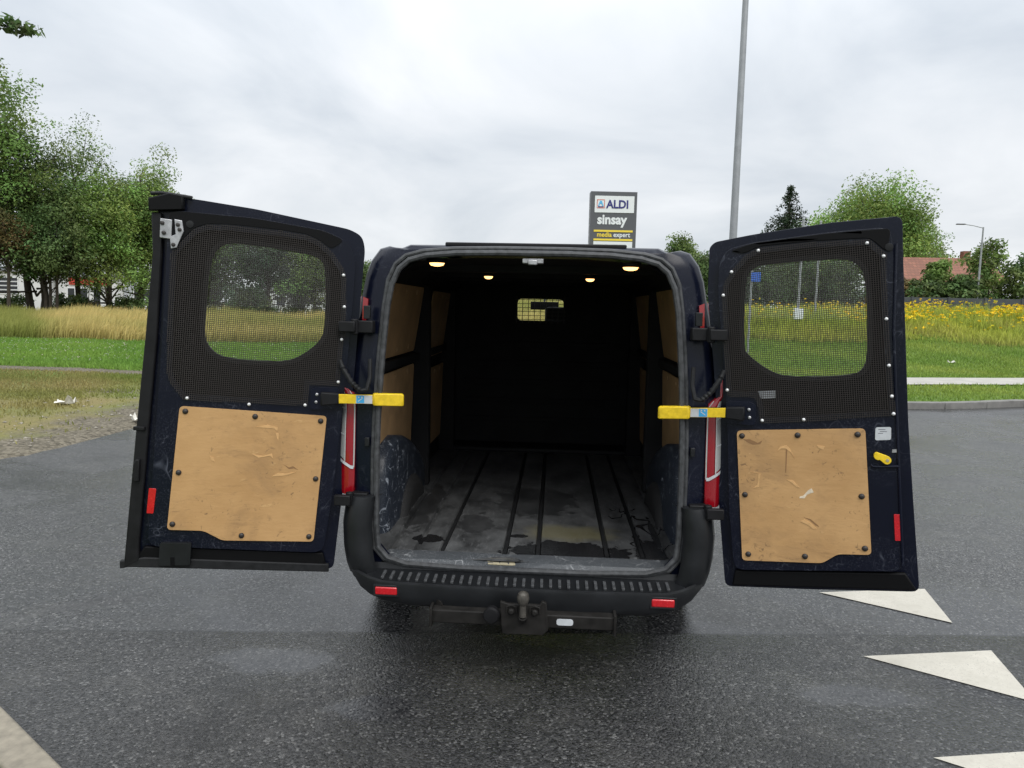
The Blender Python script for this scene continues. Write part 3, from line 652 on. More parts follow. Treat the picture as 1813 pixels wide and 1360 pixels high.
# ---------- cab
for x, w in ((-.42, .24), (.14, .22), (.55, .22)):
    mb = MB(); M_ = Matrix.Rotation(R(-12), 4, 'X'); M_.translation = Vector((x, 3.12, .75)); mb.box((-w, -.06, 0), (w, .06, .72), M_); mb.box((-w, -.05, -.05), (w, .5, .10), M_); st_ = mb.build('cab_seat', 'seat_fabric', van, bevel=.05, seg=3)
    mb = MB(); mb.box((-.13, -.05, .76), (.13, .04, .95), M_); mb.build('headrest', 'seat_fabric', st_, bevel=.035, seg=3)
mb = MB(); mb.box((-.84, 4.0, .5), (.84, 4.34, 1.13)); mb.build('dashboard', 'black_plastic', van, bevel=.05)
mb = MB(); mb.box((-.13, 3.53, 1.655), (.13, 3.56, 1.73)); mb.tube([(0, 3.56, 1.70), (0, 3.62, 1.77)], .01); mb.build('rear_view_mirror', 'black_plastic', van, bevel=.015)
mb = MB(); closed_tube(mb, [(-.42+.19*math.cos(a), 3.80-.10*math.sin(a), 1.05+.16*math.sin(a)) for a in np.linspace(0, 2*math.pi, 25)[:-1]], .014); mb.build('steering_wheel', 'black_plastic', van, smooth=True)
mb = MB(); mb.box((-.86, BY+.02, .35), (.86, 4.3, .42)); mb.build('cab_floor', 'rubber', van)
# ---------- tail lamps
for s in (-1, 1):
    ZI = [.79,.80,.90,1.0,1.2,1.255,1.29,1.58,1.61,1.68,1.705]; XI = [.815,.803,.800,.797,.795,.802,.845,.838,.785,.768,.785]
    ZO = [.79,.80,.95,1.1,1.4,1.68,1.705]; XO = [.875,.886,.888,.884,.868,.818,.80]
    def lx(z, f): a_ = float(np.interp(z, ZI, XI)); b_ = float(np.interp(z, ZO, XO)); return a_+(b_-a_)*f
    def ly(z, f): return .030+.03*max(0, z-1)-.012*math.sin(min(1, f*1.3+.12)*2.2)+.07*max(0, f-.55)**2*3+.085*float(sstep(1.4, 1.6, z))
    zs = [.79,.80,.84,.9,.96,1.0,1.1,1.2,1.255,1.29,1.4,1.5,1.58,1.61,1.64,1.68,1.705]; fs = [0,.06,.25,.5,.75,1.0]
    ring = [[(s*(lx(z, 0)), ly(z, 0)+.06, z)]+[(s*lx(z, f), ly(z, f), z) for f in fs]+[(s*lx(z, 1), ly(z, 1)+.15, z)] for z in zs]
    mb = MB(); bridge(mb, ring, False); lamp = mb.build('tail_lamp', 'lamp_red', van, smooth=True, angle=60)
    def strip(name, z0f, z1, f0, f1, mat, dy):
        m_ = MB(); rg = []
        for i in range(14):
            row = []
            for f in (f0, (f0+f1)/2, f1): z0_ = z0f(f); z = z0_+(z1-z0_)*i/13; row.append((s*lx(z, f), ly(z, f)-dy, z))
            rg.append(row)
        bridge(m_, rg, False); return m_.build(name, mat, lamp, smooth=True)
    cl = strip('clear_lens', lambda f: .905+.085*f, 1.27, .50, .98, 'lamp_clear', .003)
    strip('chrome_edge', lambda f: .915, 1.27, .01, .07, 'lamp_clear', .003)
    strip('chrome_edge', lambda f: .915+.05*f, 1.27, .46, .51, 'lamp_clear', .0045)
    m_ = MB(); bridge(m_, [[(s*lx(z, f), ly(z, f)-.004, z) for z in (.905+.06*abs(f-.1), .92+.06*abs(f-.1))] for f in np.linspace(.05, .98, 8)], False); m_.build('chrome_edge', 'label_white', lamp)
    for zz_ in (1.05, 1.17):
        m_ = MB(); bridge(m_, [[(s*lx(z+.03*f, f), ly(z+.03*f, f)-.005, z+.03*f) for z in (zz_, zz_+.006)] for f in (.52, .75, .97)], False); m_.build('lens_rib', 'label_white', lamp)
    mb = MB(); mb.add([(s*.741, .046, 1.69), (s*.764, .046, 1.70), (s*.768, .046, 1.60), (s*.762, .046, 1.545), (s*.741, .07, 1.69), (s*.764, .07, 1.70), (s*.768, .07, 1.60), (s*.762, .07, 1.545), (s*.747, .046, 1.61), (s*.747, .07, 1.61)], [(0,8,2,1),(8,3,2),(4,5,6,9),(9,6,7),(0,4,9,8),(8,9,7,3),(0,1,5,4)]); mb.build('upper_lens', 'lamp_red', lamp)
    # hinges
    for z, xx in ((1.565, .775), (.775, .80)):
        mb = MB(); mb.tube([(s*(xx+.01), -.02, z-.035), (s*(xx+.01), -.02, z+.035)], .017, 10); mb.box((min(s*(xx-.07), s*(xx+.01)), -.012, z-.028), (max(s*(xx-.07), s*(xx+.01)), .04, z+.028)); mb.box((min(s*(xx), s*(xx+.075)), -.05, z-.024), (max(s*xx, s*(xx+.075)), -.022, z+.024))
        mb.build('hinge', 'black_plastic', van, bevel=.005)
    # wiring loom with bellows
    pth_ = [(s*.72, .0, 1.42), (s*.715, -.02, 1.34), (s*.725, -.04, 1.285), (s*.75, -.045, 1.28), (s*.79, -.045, 1.315), (s*.83, -.04, 1.375), (s*.85, -.03, 1.42)]
    sp_ = []
    for i in range(len(pth_)-1):
        for k in range(6): sp_.append(tuple(Vector(pth_[i]).lerp(Vector(pth_[i+1]), k/6)))
    mb = MB(); mb.tube(sp_, [.0095+(.004*(k % 2) if 18 < k < 32 else 0) for k in range(len(sp_))], 8); mb.build('wiring_loom', 'rubber', van, smooth=True)
    # body pillar trim details
    mb = MB(); mb.box((min(s*.725, s*.745), .0, 1.02), (max(s*.725, s*.745), .02, 1.06)); mb.build('pillar_clip', 'bumper_plastic', van, bevel=.003)
    mb = MB(); mb.box((min(s*.72, s*.75), .0, 1.60), (max(s*.72, s*.75), .02, 1.66)); mb.build('pillar_clip', 'bumper_plastic', van, bevel=.003)
# ---------- bumper
bmp = MB(); path = []
for x, y, zb in ((0,-.150,.318),(.3,-.147,.318),(.55,-.135,.320),(.64,-.122,.328),(.70,-.102,.343),(.75,-.078,.368),(.79,-.038,.40),(.818,.02,.42),(.835,.10,.43),(.845,.3,.43),(.85,.5,.43)): path.append((x, y, zb))
hp = path; pf = [(-x, y, z) for x, y, z in reversed(hp[1:])] + hp
ring = []
for x, y, zb in pf:
    ax = abs(x); nrm = Vector((x*.9, y-.55, 0)) if ax > .6 else Vector((0, -1, 0)); nrm.normalize()
    t_ = sstep(.66, .76, ax); low = Vector((x, y, zb)); top = .437 + .02*t_
    c1 = [(x-nrm.x*.10, y-nrm.y*.10, zb+.006), (x-nrm.x*.035, y-nrm.y*.035, zb), (x-nrm.x*.006, y-nrm.y*.006, zb+.02), (x, y, zb+(top-zb)*.45), (x+nrm.x*.004, y+nrm.y*.004, top-.016), (x+nrm.x*.002, y+nrm.y*.002, top-.005), (x-nrm.x*.010, y-nrm.y*.010, top)]
    ring.append(c1)
bridge(bmp, ring, False)
# step tread surface
ring = []
for x in np.linspace(-.72, .72, 25):
    y = float(np.interp(abs(x), [p[0] for p in hp], [p[1] for p in hp])); ring.append([(x, y+.010, .4375), (x, y+.016, .435), (x, .01, .444), (x, .02, .47)])
bridge(bmp, ring, False)
for s in (-1, 1):   # raised corner towers
    cp = [(.700,-.008),(.715,-.030),(.755,-.050),(.800,-.040),(.835,.0),(.855,.06),(.866,.25),(.872,.45)]
    ring = []
    for i, (x, y) in enumerate(cp):
        ztp = .79-.0*i; zb_ = .43
        bul = lambda z: -.018*((z-.62)/.18)**2*(1 if i > 1 else .2)
        ring.append([(s*(x-.05), y+.06, ztp+.004), (s*(x-.012), y+.012, ztp), (s*(x+bul(.76)*.5), y-bul(.76)*.4, .765), (s*(x+.008), y-.006, .65), (s*(x+.004), y-.010, .55), (s*(x-.008), y-.012, .48), (s*(x-.022), y-.004, zb_)])
    bridge(bmp, ring, False)
bumper = bmp.build('bumper', 'bumper_plastic', van, smooth=True, angle=45)
rib = MB(); rib.box((-.007, -.024, 0), (.007, .05, .011)); rib0 = None  # ribs use the paler seal rubber: wet glimmer and highlight put into their colour
for i in range(33):
    x = -.64 + i*.04
    y = float(np.interp(abs(x), [p[0] for p in hp], [p[1] for p in hp]))+.05
    if rib0 is None: rib0 = rib.build('step_rib', 'seal_rubber', bumper, bevel=.002); r_ = rib0
    else:
        r_ = rib0.copy(); COL.objects.link(r_); r_.parent = bumper
    r_.location = (x, y, .436); r_.rotation_euler = (R(4), 0, 0)
for s in (-1, 1):
    mb = MB(); mb.box((s*.612-.050, -.140, .377), (s*.612+.050, -.10, .414)); mb.build('reflector', 'reflector_red', bumper, bevel=.006)
    mb = MB(); mb.plate([(s*.612-.058,.369),(s*.612+.058,.369),(s*.612+.058,.422),(s*.612-.058,.422)], [[(s*.612-.0495,.3775),(s*.612+.0495,.3775),(s*.612+.0495,.4135),(s*.612-.0495,.4135)]], 0, .022, lambda u, v, n: (u, -.115-n, v)); mb.build('reflector_rim', 'bumper_plastic', bumper, bevel=.002)
# ---------- tow bar
TY = -.20
mb = MB(); mb.box((-.40, TY+.01, .283), (.40, TY+.07, .343)); tow = mb.build('tow_bar', 'steel_dark', van, bevel=.006)
for x in (-.405, .395):
    mb = MB(); mb.box((x, TY-.005, .270), (x+.012, TY+.085, .357)); mb.build('end_plate', 'steel_dark', tow, bevel=.003)
mb = MB(); mb.plate([(-.085,.262),(.095,.262),(.115,.285),(.105,.405),(.085,.412),(.075,.395),(-.06,.395),(-.095,.405),(-.09,.30)], [], 0, .02, lambda u, v, n: (u, TY+.005-n, v)); mb.build('bracket', 'steel_dark', tow, bevel=.004)
for x in (-.045, .055):
    mb = MB(); mb.lathe([(.014, 0), (.014, .012), (.008, .018)], rotm((x, TY-.015, .365), (0, -1, 0)), 8); mb.build('bracket_bolt', 'steel_dark', tow)
    mb = MB(); mb.tube([(x-.022, TY-.02, .36), (x-.02, TY-.02, .385), (x, TY-.02, .392), (x+.02, TY-.02, .385), (x+.022, TY-.02, .36)], .004, 6); mb.build('bolt_guard', 'steel_dark', tow, smooth=True)
bp_ = [(.0, .0)]
mb = MB(); mb.lathe([(.015, -.02), (.015, 0), (.014, .012), (.014, .03), (.02, .038), (.0255, .052), (.0265, .066), (.022, .082), (.012, .09), (.0005, .092)], Matrix.Translation((.005, TY-.045, .375)), 20); mb.build('tow_ball', 'ball_steel', tow, smooth=True)
mb = MB(); mb.tube([(.005, TY-.045, .352), (.005, TY-.035, .335), (.005, TY+.03, .33)], .018, 10); mb.build('ball_neck', 'steel_dark', tow, smooth=True)
mb = MB(); mb.lathe([(.034, 0), (.036, .03), (.030, .04), (.012, .042)], rotm((-.128, TY-.0, .345), (-.1, -1, .05)), 14); mb.build('trailer_socket', 'black_plastic', tow, smooth=True, angle=30)
mb = MB(); mb.plate(rounded([(.150,.300),(.222,.300),(.222,.328),(.150,.328)], .0135), [], 0, .003, lambda u, v, n: (u, TY+.010-n, v)); mb.build('rating_plate', 'label_white', tow)
# ---------- wheels
for s in (-1, 1):
    for wy in (.95, 4.25):
        Mw = rotm((s*.80, wy, .335), (s, 0, 0)); mb = MB(); mb.lathe([(.21, -.10), (.30, -.11), (.33, -.085), (.335, 0), (.33, .085), (.30, .11), (.21, .10)], Mw, 28); wh = mb.build('wheel', 'tyre', van, smooth=True, angle=50)
        mb = MB(); mb.lathe([(.215, -.09), (.205, .09), (.16, .06), (.06, .07), (.02, .075)], Mw, 24); mb.build('rim', 'wheel_steel', wh, smooth=True)
mb = MB(); mb.box((-.78, .1, .33), (.78, 4.9, .40)); mb.build('chassis', 'black_plastic', van)
mb = MB(); mb.tube([(-.35, -.05, .36), (-.38, -.14, .345)], .024, 10); mb.build('exhaust', 'steel_dark', van, smooth=True)

# ---------- rear doors
PHI = R(17)
def door(side, hx, D):
    H = Vector((hx-VX, -.02, 0)); U = Vector((side*math.cos(PHI), -math.sin(PHI), 0)); Nn = Vector((-side*math.sin(PHI), -math.cos(PHI), 0))
    F = lambda u, v, n: tuple(H + U*u + Nn*n + Vector((0, 0, v)))
    out = rounded(D['outline'], .03, 4); win = chaikin(D['win'], 2); msh = D['mesh']; inn = rounded(D['inner'], .05, 5); rec = inset(msh, .022)
    mb = MB(); mb.plate(out, [win], -.065, -.036, F); dr = mb.build('rear_door', 'navy_paint', van, bevel=.007)
    mb = MB(); mb.plate(inn, [rec], -.036, 0, F); mb.build('inner_panel', 'navy_scuffed', dr, bevel=.009, seg=3)
    mb = MB(); mb.plate(inset(msh, .010), [inset(win, -.012)], -.0355, -.022, F); mb.build('window_surround', 'header_plastic', dr, bevel=.004)
    mb = MB(); mb.plate(inset(win, -.008), [], -.055, -.051, F); mb.build('window_glass', 'door_glass', dr)
    mb = MB(); mb.plate(inset(win, -.013), [inset(win, .006)], -.036, -.015, F); mb.build('window_seal', 'rubber', dr, bevel=.003)
    # woven guard mesh
    tilt = math.atan(D['tilt']); ax = Vector((math.cos(tilt), math.sin(tilt))); ay = Vector((-math.sin(tilt), math.cos(tilt)))
    mp = [(Vector(p).dot(ax), Vector(p).dot(ay)) for p in msh]; mb = MB(); pit = .0086
    for d_ in (0, 1):
        lo = min(p[1-d_] for p in mp); hi = max(p[1-d_] for p in mp); k = lo+pit/2
        while k < hi:
            xs = []
            for i in range(len(mp)):
                a, b = mp[i-1], mp[i]
                if (a[1-d_] > k) != (b[1-d_] > k): xs.append(a[d_]+(b[d_]-a[d_])*(k-a[1-d_])/(b[1-d_]-a[1-d_]))
            xs.sort()
            for a, b in zip(xs[::2], xs[1::2]):
                hw = .00092; n0 = .004+.0019*d_; c = [(a, k-hw), (b, k-hw), (b, k+hw), (a, k+hw)]
                if d_: c = [(y_, x_) for x_, y_ in c]
                w = [ax*p[0]+ay*p[1] for p in c]
                mb.add([F(p.x, p.y, n0) for p in w]+[F(p.x, p.y, n0+.0018) for p in w], [(0,3,2,1),(4,5,6,7),(0,1,5,4),(1,2,6,5),(2,3,7,6),(3,0,4,7)])
            k += pit
    ms = mb.build('guard_mesh', 'wire_mesh', dr); ms['kind'] = 'stuff'
    mb = MB(); mb.plate(rounded(D['ply'], .018, 4), [], .0005, .0085, F); pl = mb.build('plywood_panel', 'plywood', dr)
    for poly_, mt_ in D['tears']:
        mb = MB(); mb.plate(poly_, [], .0086, .0100 if mt_ == 'ply_pale' else .0092, F); mb.build('splinter', mt_, pl)
    for u, v in D['bolt']:
        mb = MB(); mb.lathe([(.0125, 0), (.0118, .004), (.008, .008), (.003, .0095)], rotm(F(u, v, .008), Nn), 12); mb.build('bolt', 'bolt_black', dr, smooth=True)
    for u, v in D['scr']:
        mb = MB(); mb.lathe([(.0075, 0), (.0068, .004), (.004, .007), (.001, .008)], rotm(F(u, v, .005), Nn), 10); mb.build('screw', 'screw_white', dr, smooth=True)
    mb = MB(); mb.plate(rounded(D['header'], .022, 3), [], .0005, .006, F); mb.build('header_trim', 'header_plastic', dr, bevel=.003)
    mb = MB(); mb.plate(rounded(D['refl'], .003, 2), [], .0005, .005, F); mb.build('reflector', 'reflector_red', dr, bevel=.001)
    # door check strap: black bracket, yellow sleeve, label, yellow grip
    u0, v0, u1, v1 = D['strap']; vc = (v0+v1)/2; sl = (v1-v0)
    mb = MB(); mb.plate(rounded([(.095,vc-.052),(.095,vc+.035),(.07,vc+.05),(-.03,vc+.045),(-.03,vc-.05)], .015), [], 0, .012, F); br = mb.build('check_bracket', 'navy_paint', dr, bevel=.005)
    mb = MB(); mb.plate([(.05,vc-.030),(.05,vc+.030),(-.03,vc+.024),(-.03,vc-.024)], [], .012, .05, F); mb.build('check_block', 'black_plastic', dr, bevel=.006)
    for du, dv in ((.066, .016), (.07, -.018)):
        mb = MB(); mb.lathe([(.007, 0), (.007, .004), (.003, .006)], rotm(F(du, vc+dv, .012), Nn), 8); mb.build('screw', 'zinc', dr)
    sk = lambda u: vc + (u0-u)*0.0 + D['slope']*(u-u0)
    def bar(name, a, b, h, t0, t1, mat, bv):
        mb = MB(); mb.plate([(a, sk(a)-h), (b, sk(b)-h), (b, sk(b)+h), (a, sk(a)+h)], [], t0, t1, F); return mb.build(name, mat, dr, bevel=bv, seg=3)
    bar('check_arm', -.02, -.32, .022, .022, .030, 'black_plastic', .002)
    bar('yellow_sleeve', -.024, -.182, .0205, .030, .046, 'yellow_plastic', .004)
    bar('strap_label', -.104, -.176, .0185, .0462, .0472, 'label_white', 0)
    lb = bar('pictogram', -.106, -.140, .0165, .0474, .0480, 'label_blue', 0)
    mb = MB(); a = -.112; mb.plate([(a, sk(a)-.008), (-.133, sk(-.133)+.007), (-.133, sk(-.133)+.003), (a, sk(a)-.012)], [], .0482, .0487, F); mb.plate([(-.113, sk(a)+.006), (-.119, sk(a)+.006), (-.119, sk(a)+.012), (-.113, sk(a)+.012)], [], .0482, .0487, F); mb.plate([(-.127, sk(a)+.006), (-.133, sk(a)+.006), (-.133, sk(a)+.012), (-.127, sk(a)+.012)], [], .0482, .0487, F); mb.build('pictogram_mark', 'label_white', dr)
    bar('yellow_grip', -.178, -.318, .0285, .018, .056, 'yellow_plastic', .009)
    return dr, F, Nn

DL = dict(outline=[(0,.429),(.868,.517),(.805,1.114),(.757,1.501),(.718,1.856),(.705,2.098),(.655,2.102),(.556,2.095),(.32,2.067),(.063,2.023),(-.082,1.998),(-.135,1.970),(-.148,1.914),(-.13,1.713),(-.092,1.279),(-.048,.834)],
  inner=[(.045,.522),(.785,.597),(.738,1.10),(.700,1.50),(.672,1.86),(.665,2.02),(.62,2.04),(.32,2.025),(.03,1.985),(-.065,1.945),(-.105,1.87),(-.095,1.70),(-.055,1.28),(-.005,.84)],
  mesh=[(.655,1.863),(.632,1.892),(.564,1.966),(.51,1.987),(.415,1.989),(.21,1.975),(.104,1.962),(.049,1.938),(-.008,1.889),(-.052,1.823),(-.063,1.786),(-.063,1.54),(-.05,1.494),(-.035,1.312),(-.03,1.297),(.10,1.30),(.108,1.207),(.622,1.239),(.674,1.315),(.686,1.364),(.671,1.674)],
  win=[(.432,1.924),(.336,1.919),(.086,1.885),(.043,1.864),(.017,1.821),(.023,1.554),(.048,1.493),(.109,1.44),(.182,1.401),(.289,1.399),(.468,1.415),(.522,1.459),(.545,1.517),(.53,1.677),(.514,1.819),(.485,1.891)],
  ply=[(.637,1.213),(.024,1.160),(.087,.580),(.478,.608),(.554,.656),(.703,.669)],
  bolt=[(.615,1.19),(.33,1.163),(.051,1.138),(.649,.922),(.075,.873),(.68,.693),(.397,.626),(.107,.605)],
  scr=[(-.052,1.792),(-.055,1.652),(-.043,1.506),(-.027,1.314),(.607,1.247),(.355,1.217),(.118,1.211)],
  header=[(.66,2.03),(.62,2.037),(.32,2.022),(.03,1.982),(-.055,1.945),(.0,1.905),(.049,1.943),(.104,1.967),(.21,1.980),(.415,1.994),(.51,1.992),(.564,1.971),(.645,1.88)],
  tears=[([(.33,1.115),(.28,1.125),(.235,1.112),(.238,1.095),(.25,1.108),(.29,1.112)],'ply_pale'),([(.245,1.088),(.232,1.085),(.234,1.052),(.24,1.068)],'ply_pale'),([(.345,.995),(.30,.985),(.262,.995),(.256,.97),(.27,.985),(.32,.978)],'ply_pale'),([(.215,.945),(.19,.93),(.172,.935),(.15,.917),(.17,.925),(.19,.922)],'ply_crack'),([(.24,.905),(.20,.902),(.16,.908),(.20,.894),(.265,.89)],'ply_pale'),([(.52,.99),(.505,.985),(.50,.965),(.515,.972)],'ply_pale')],
  refl=[(.770,.856),(.741,.852),(.756,.743),(.783,.745)], strap=(-.02, 1.222, -.31, 1.264), slope=.03, tilt=.09)
DR = dict(outline=[(.005,.428),(.366,.471),(.775,.527),(.726,.90),(.684,1.232),(.650,1.577),(.618,1.91),(.604,2.062),(.335,2.040),(.037,1.997),(-.115,1.968),(-.138,1.945),(-.136,1.743),(-.098,1.448),(-.064,1.149),(-.040,.794)],
  inner=[(.04,.522),(.705,.615),(.665,.9),(.648,1.20),(.606,1.577),(.578,1.91),(.560,2.015),(.335,1.998),(.04,1.96),(-.06,1.932),(-.092,1.87),(-.09,1.743),(-.052,1.448),(-.02,1.149),(.005,.794)],
  mesh=[(.067,1.938),(.276,1.958),(.487,1.967),(.552,1.91),(.579,1.643),(.614,1.37),(.632,1.262),(.288,1.209),(.113,1.190),(.10,1.268),(.085,1.300),(-.024,1.298),(-.033,1.332),(-.056,1.553),(-.072,1.734),(-.064,1.792),(-.031,1.85),(.014,1.907)],
  win=[(.044,1.857),(.082,1.874),(.28,1.892),(.417,1.898),(.463,1.87),(.495,1.816),(.522,1.504),(.51,1.441),(.468,1.408),(.211,1.387),(.128,1.415),(.036,1.483),(.023,1.519),(.012,1.807)],
  ply=[(.020,1.151),(.523,1.200),(.581,.672),(.454,.657),(.397,.609),(.073,.574)],
  bolt=[(.043,1.13),(.267,1.151),(.496,1.173),(.069,.871),(.528,.915),(.097,.606),(.327,.629),(.555,.696)],
  scr=[(.067,1.926),(.48,1.952),(.543,1.90),(-.037,1.836),(-.066,1.736),(-.048,1.546),(-.029,1.326),(.570,1.65),(.592,1.463),(.611,1.339),(.622,1.268),(.122,1.203),(.287,1.219)],
  header=[(.562,2.010),(.335,1.994),(.04,1.957),(-.05,1.925),(.010,1.912),(.065,1.943),(.276,1.963),(.489,1.973),(.556,1.913)],
  tears=[([(.225,1.105),(.20,1.095),(.19,1.075),(.205,1.088),(.222,1.09),(.245,1.075),(.262,1.05),(.24,1.09)],'ply_pale'),([(.224,1.092),(.228,.985),(.231,.985),(.230,1.092)],'ply_crack'),([(.345,1.115),(.375,1.112),(.37,1.098),(.35,1.105)],'ply_pale'),([(.36,1.112),(.374,1.109),(.371,1.102)],'ply_crack'),([(.085,.975),(.12,.972),(.118,.92),(.10,.902),(.125,.912),(.128,.97)],'ply_pale'),([(.235,.955),(.26,.955),(.29,.925),(.275,.928),(.255,.945)],'ply_pale'),([(.32,.90),(.345,.912),(.335,.928),(.322,.918),(.305,.893),(.292,.888),(.29,.88),(.31,.882)],'chalk'),([(.31,.80),(.335,.79),(.36,.77),(.375,.765),(.37,.772),(.34,.795)],'ply_crack'),([(.315,.79),(.34,.778),(.365,.757),(.355,.752),(.33,.768),(.30,.78)],'ply_pale'),([(.05,1.115),(.075,1.118),(.11,1.105),(.128,1.118),(.12,1.10),(.09,1.095),(.07,1.102)],'ply_crack')],
  refl=[(.652,.853),(.682,.856),(.694,.747),(.664,.743)], strap=(-.02, 1.208, -.31, 1.254), slope=.065, tilt=.12)
LOWTRIM = {-1: [(.03,.445),(.845,.53),(.80,.592),(.045,.516)], 1: [(.035,.445),(.76,.54),(.715,.606),(.045,.516)]}
dl, FL, NL = door(-1, -1.0012, DL); dl['label'] = 'open left rear door with latch plate and black meeting strip'
dr_, FR, NRr = door(1, .7828, DR); dr_['label'] = 'open right rear door with white sticker and yellow release knob'
for F_, sd_, d__ in ((FL, -1, dl), (FR, 1, dr_)): mb = MB(); mb.plate(LOWTRIM[sd_], [], -.0355, -.012, F_); mb.build('lower_channel', 'header_plastic', d__, bevel=.006)
# left door extras
mb = MB(); mb.plate([(.885,.50),(.815,1.114),(.768,1.501),(.728,1.86),(.728,2.03),(.690,2.03),(.692,1.86),(.722,1.5),(.766,1.11),(.82,.60),(.82,.53)], [], -.034, -.004, FL); mb.build('meeting_strip', 'black_plastic', dl, bevel=.006)
mb = MB(); mb.plate([(.735,2.035),(.60,2.045),(.60,2.10),(.66,2.108),(.735,2.085)], [], -.03, .012, FL); mb.build('meeting_strip_end', 'header_plastic', dl, bevel=.005)
mb = MB(); mb.tube([FL(.73, 2.108, -.02), FL(.69, 2.112, -.02), FL(.62, 2.104, -.02), FL(.57, 2.098, -.02)], .008, 8); mb.build('wiper_wire', 'rubber', dl, smooth=True)
mb = MB(); mb.plate([(.868,.505),(.90,.500),(.90,.535),(.80,.545),(.02,.463),(.02,.425)], [], -.03, -.005, FL); mb.build('bottom_flap', 'rubber', dl, bevel=.005)
mb = MB(); mb.plate(rounded([(.73,.615),(.604,.607),(.611,.508),(.738,.513)], .01), [], .0, .022, FL); lk = mb.build('lock_housing', 'bumper_plastic', dl, bevel=.005)
mb = MB(); mb.plate([(.69,.512),(.672,.511),(.672,.548),(.69,.549)], [], .0222, .0232, FL); mb.build('lock_slot', 'header_plastic', lk if False else dl)
lt = MB(); lt.plate([(.69,2.005),(.645,2.0),(.650,1.92),(.695,1.925)], [], .004, .012, FL); lt.plate([(.635,2.003),(.606,1.998),(.60,1.955),(.630,1.885),(.652,1.880),(.655,1.93),(.632,1.94)], [], .006, .016, FL); lt.build('latch_plate', 'zinc', dl, bevel=.002)
for u, v in ((.683,1.985),(.678,1.945),(.622,1.98),(.616,1.96),(.642,1.897)):
    mb = MB(); mb.lathe([(.009, 0), (.008, .006), (.003, .008)], rotm(FL(u, v, .014), NL), 10); mb.build('bolt', 'bolt_black', dl, smooth=True)
mb = MB(); mb.box((-.02, -.012, -.008), (.03, .012, .008), Matrix.Translation(FL(.805, 1.117, -.01))); mb.build('door_buffer', 'black_plastic', dl, bevel=.003)
mb = MB(); mb.plate([(.815,.985),(.80,.985),(.805,.89),(.825,.89),(.832,.92),(.822,.94),(.826,.965)], [], -.02, .02, FL); mb.build('lock_catch', 'black_plastic', dl, bevel=.004)
# right door extras
mb = MB(); mb.plate(rounded([(.563,1.153),(.621,1.160),(.618,1.213),(.561,1.207)], .008), [], .0005, .0015, FR); st1 = mb.build('sticker', 'label_white', dr_)
mb = MB()
for i, (a, b) in enumerate(((.572,.598),(.578,.604),(.572,.59))): mb.plate([(a, 1.198-.008*i), (b, 1.1995-.008*i), (b, 1.2015-.008*i), (a, 1.200-.008*i)], [], .0016, .0019, FR)
mb.build('sticker_print', 'label_ink', dr_)
kn = []
for k in range(10): a = math.pi/2+.4+math.pi*k/9; kn.append((.583-.006+.0165*math.cos(a), 1.092+.0165*math.sin(a)))
for k in range(10): a = -math.pi/2+.4-.8+math.pi*k/9; kn.append((.609+.0165*math.cos(a), 1.077+.0165*math.sin(a)))
mb = MB(); mb.plate(kn, [], .004, .022, FR); mb.build('release_knob', 'yellow_plastic', dr_, bevel=.004)
mb = MB(); mb.lathe([(.007, 0), (.006, .0015)], rotm(FR(.611, 1.077, .022), NRr), 10); mb.build('knob_hole', 'label_tan', dr_)
mb = MB(); mb.tube([FR(.555, 1.052, .0), FR(.562, 1.044, .004), FR(.60, 1.047, .004), FR(.655, 1.054, .004)], .006, 8); mb.build('panel_rib', 'navy_paint', dr_, smooth=True)
mb = MB(); mb.plate([(.628,1.108),(.650,1.111),(.650,1.124),(.628,1.121)], [], .0005, .004, FR); mb.build('latch_hole', 'zinc', dr_)
mb = MB(); mb.plate([(.10,1.292),(.17,1.300),(.168,1.333),(.098,1.326)], [], -.02, -.018, FR); mb.build('sticker', 'label_white', dr_)
mb = MB(); mb.tube([FR(.585, 1.95, .0), FR(.60, 1.6, .002), FR(.635, 1.25, .002), FR(.70, .64, .002)], .006, 8); mb.build('edge_bead', 'navy_paint', dr_, smooth=True)
mb = MB(); mb.lathe([(.016, 0), (.015, .003), (.009, .004)], rotm(FR(.56, 1.935, .006), NRr), 14); mb.build('grommet', 'rubber', dr_, smooth=True)
mb = MB(); mb.lathe([(.016, 0), (.015, .003), (.009, .004)], rotm(FL(.577, 1.985, .006), NL), 14); mb.build('grommet', 'rubber', dl, smooth=True)

# ------------------------------------------------------------------ vegetation
def leaf_cloud(C, per, rc, size, base, seed, flat=0.75, cvar=.5):
    """C: clump centres; returns verts, quads, colours of small folded leaves spread through the clumps"""
    g = np.random.default_rng(seed); n = len(C)*per
    idx = np.repeat(np.arange(len(C)), per); d = g.normal(size=(n, 3)); d /= np.linalg.norm(d, axis=1)[:, None]
    rad = np.asarray(rc)[idx] if hasattr(rc, '__len__') else rc
    r = (g.random(n)**0.5)*rad; p = C[idx] + d*r[:, None]*np.array([1, 1, flat])
    nrm = d*0.6 + g.normal(size=(n, 3))*0.6 + np.array([0, 0, 0.5]); nrm /= np.linalg.norm(nrm, axis=1)[:, None]
    a = np.cross(nrm, g.normal(size=(n, 3))); a /= np.linalg.norm(a, axis=1)[:, None]; b = np.cross(nrm, a)
    sz = size*(0.6+0.8*g.random(n))[:, None]
    V = np.stack([p-a*sz, p-b*sz*.5, p+a*sz, p+b*sz*.5], 1).reshape(-1, 3); F4 = np.arange(n*4).reshape(n, 4)
    tint = (1+cvar*(g.random(len(C))*2-1))[idx]*(0.75+0.5*g.random(n)); warm = (0.85+0.4*g.random(len(C)))[idx]
    c = np.stack([base[0]*tint*warm, base[1]*tint, base[2]*tint], 1); return V, F4, np.repeat(c, 4, 0)
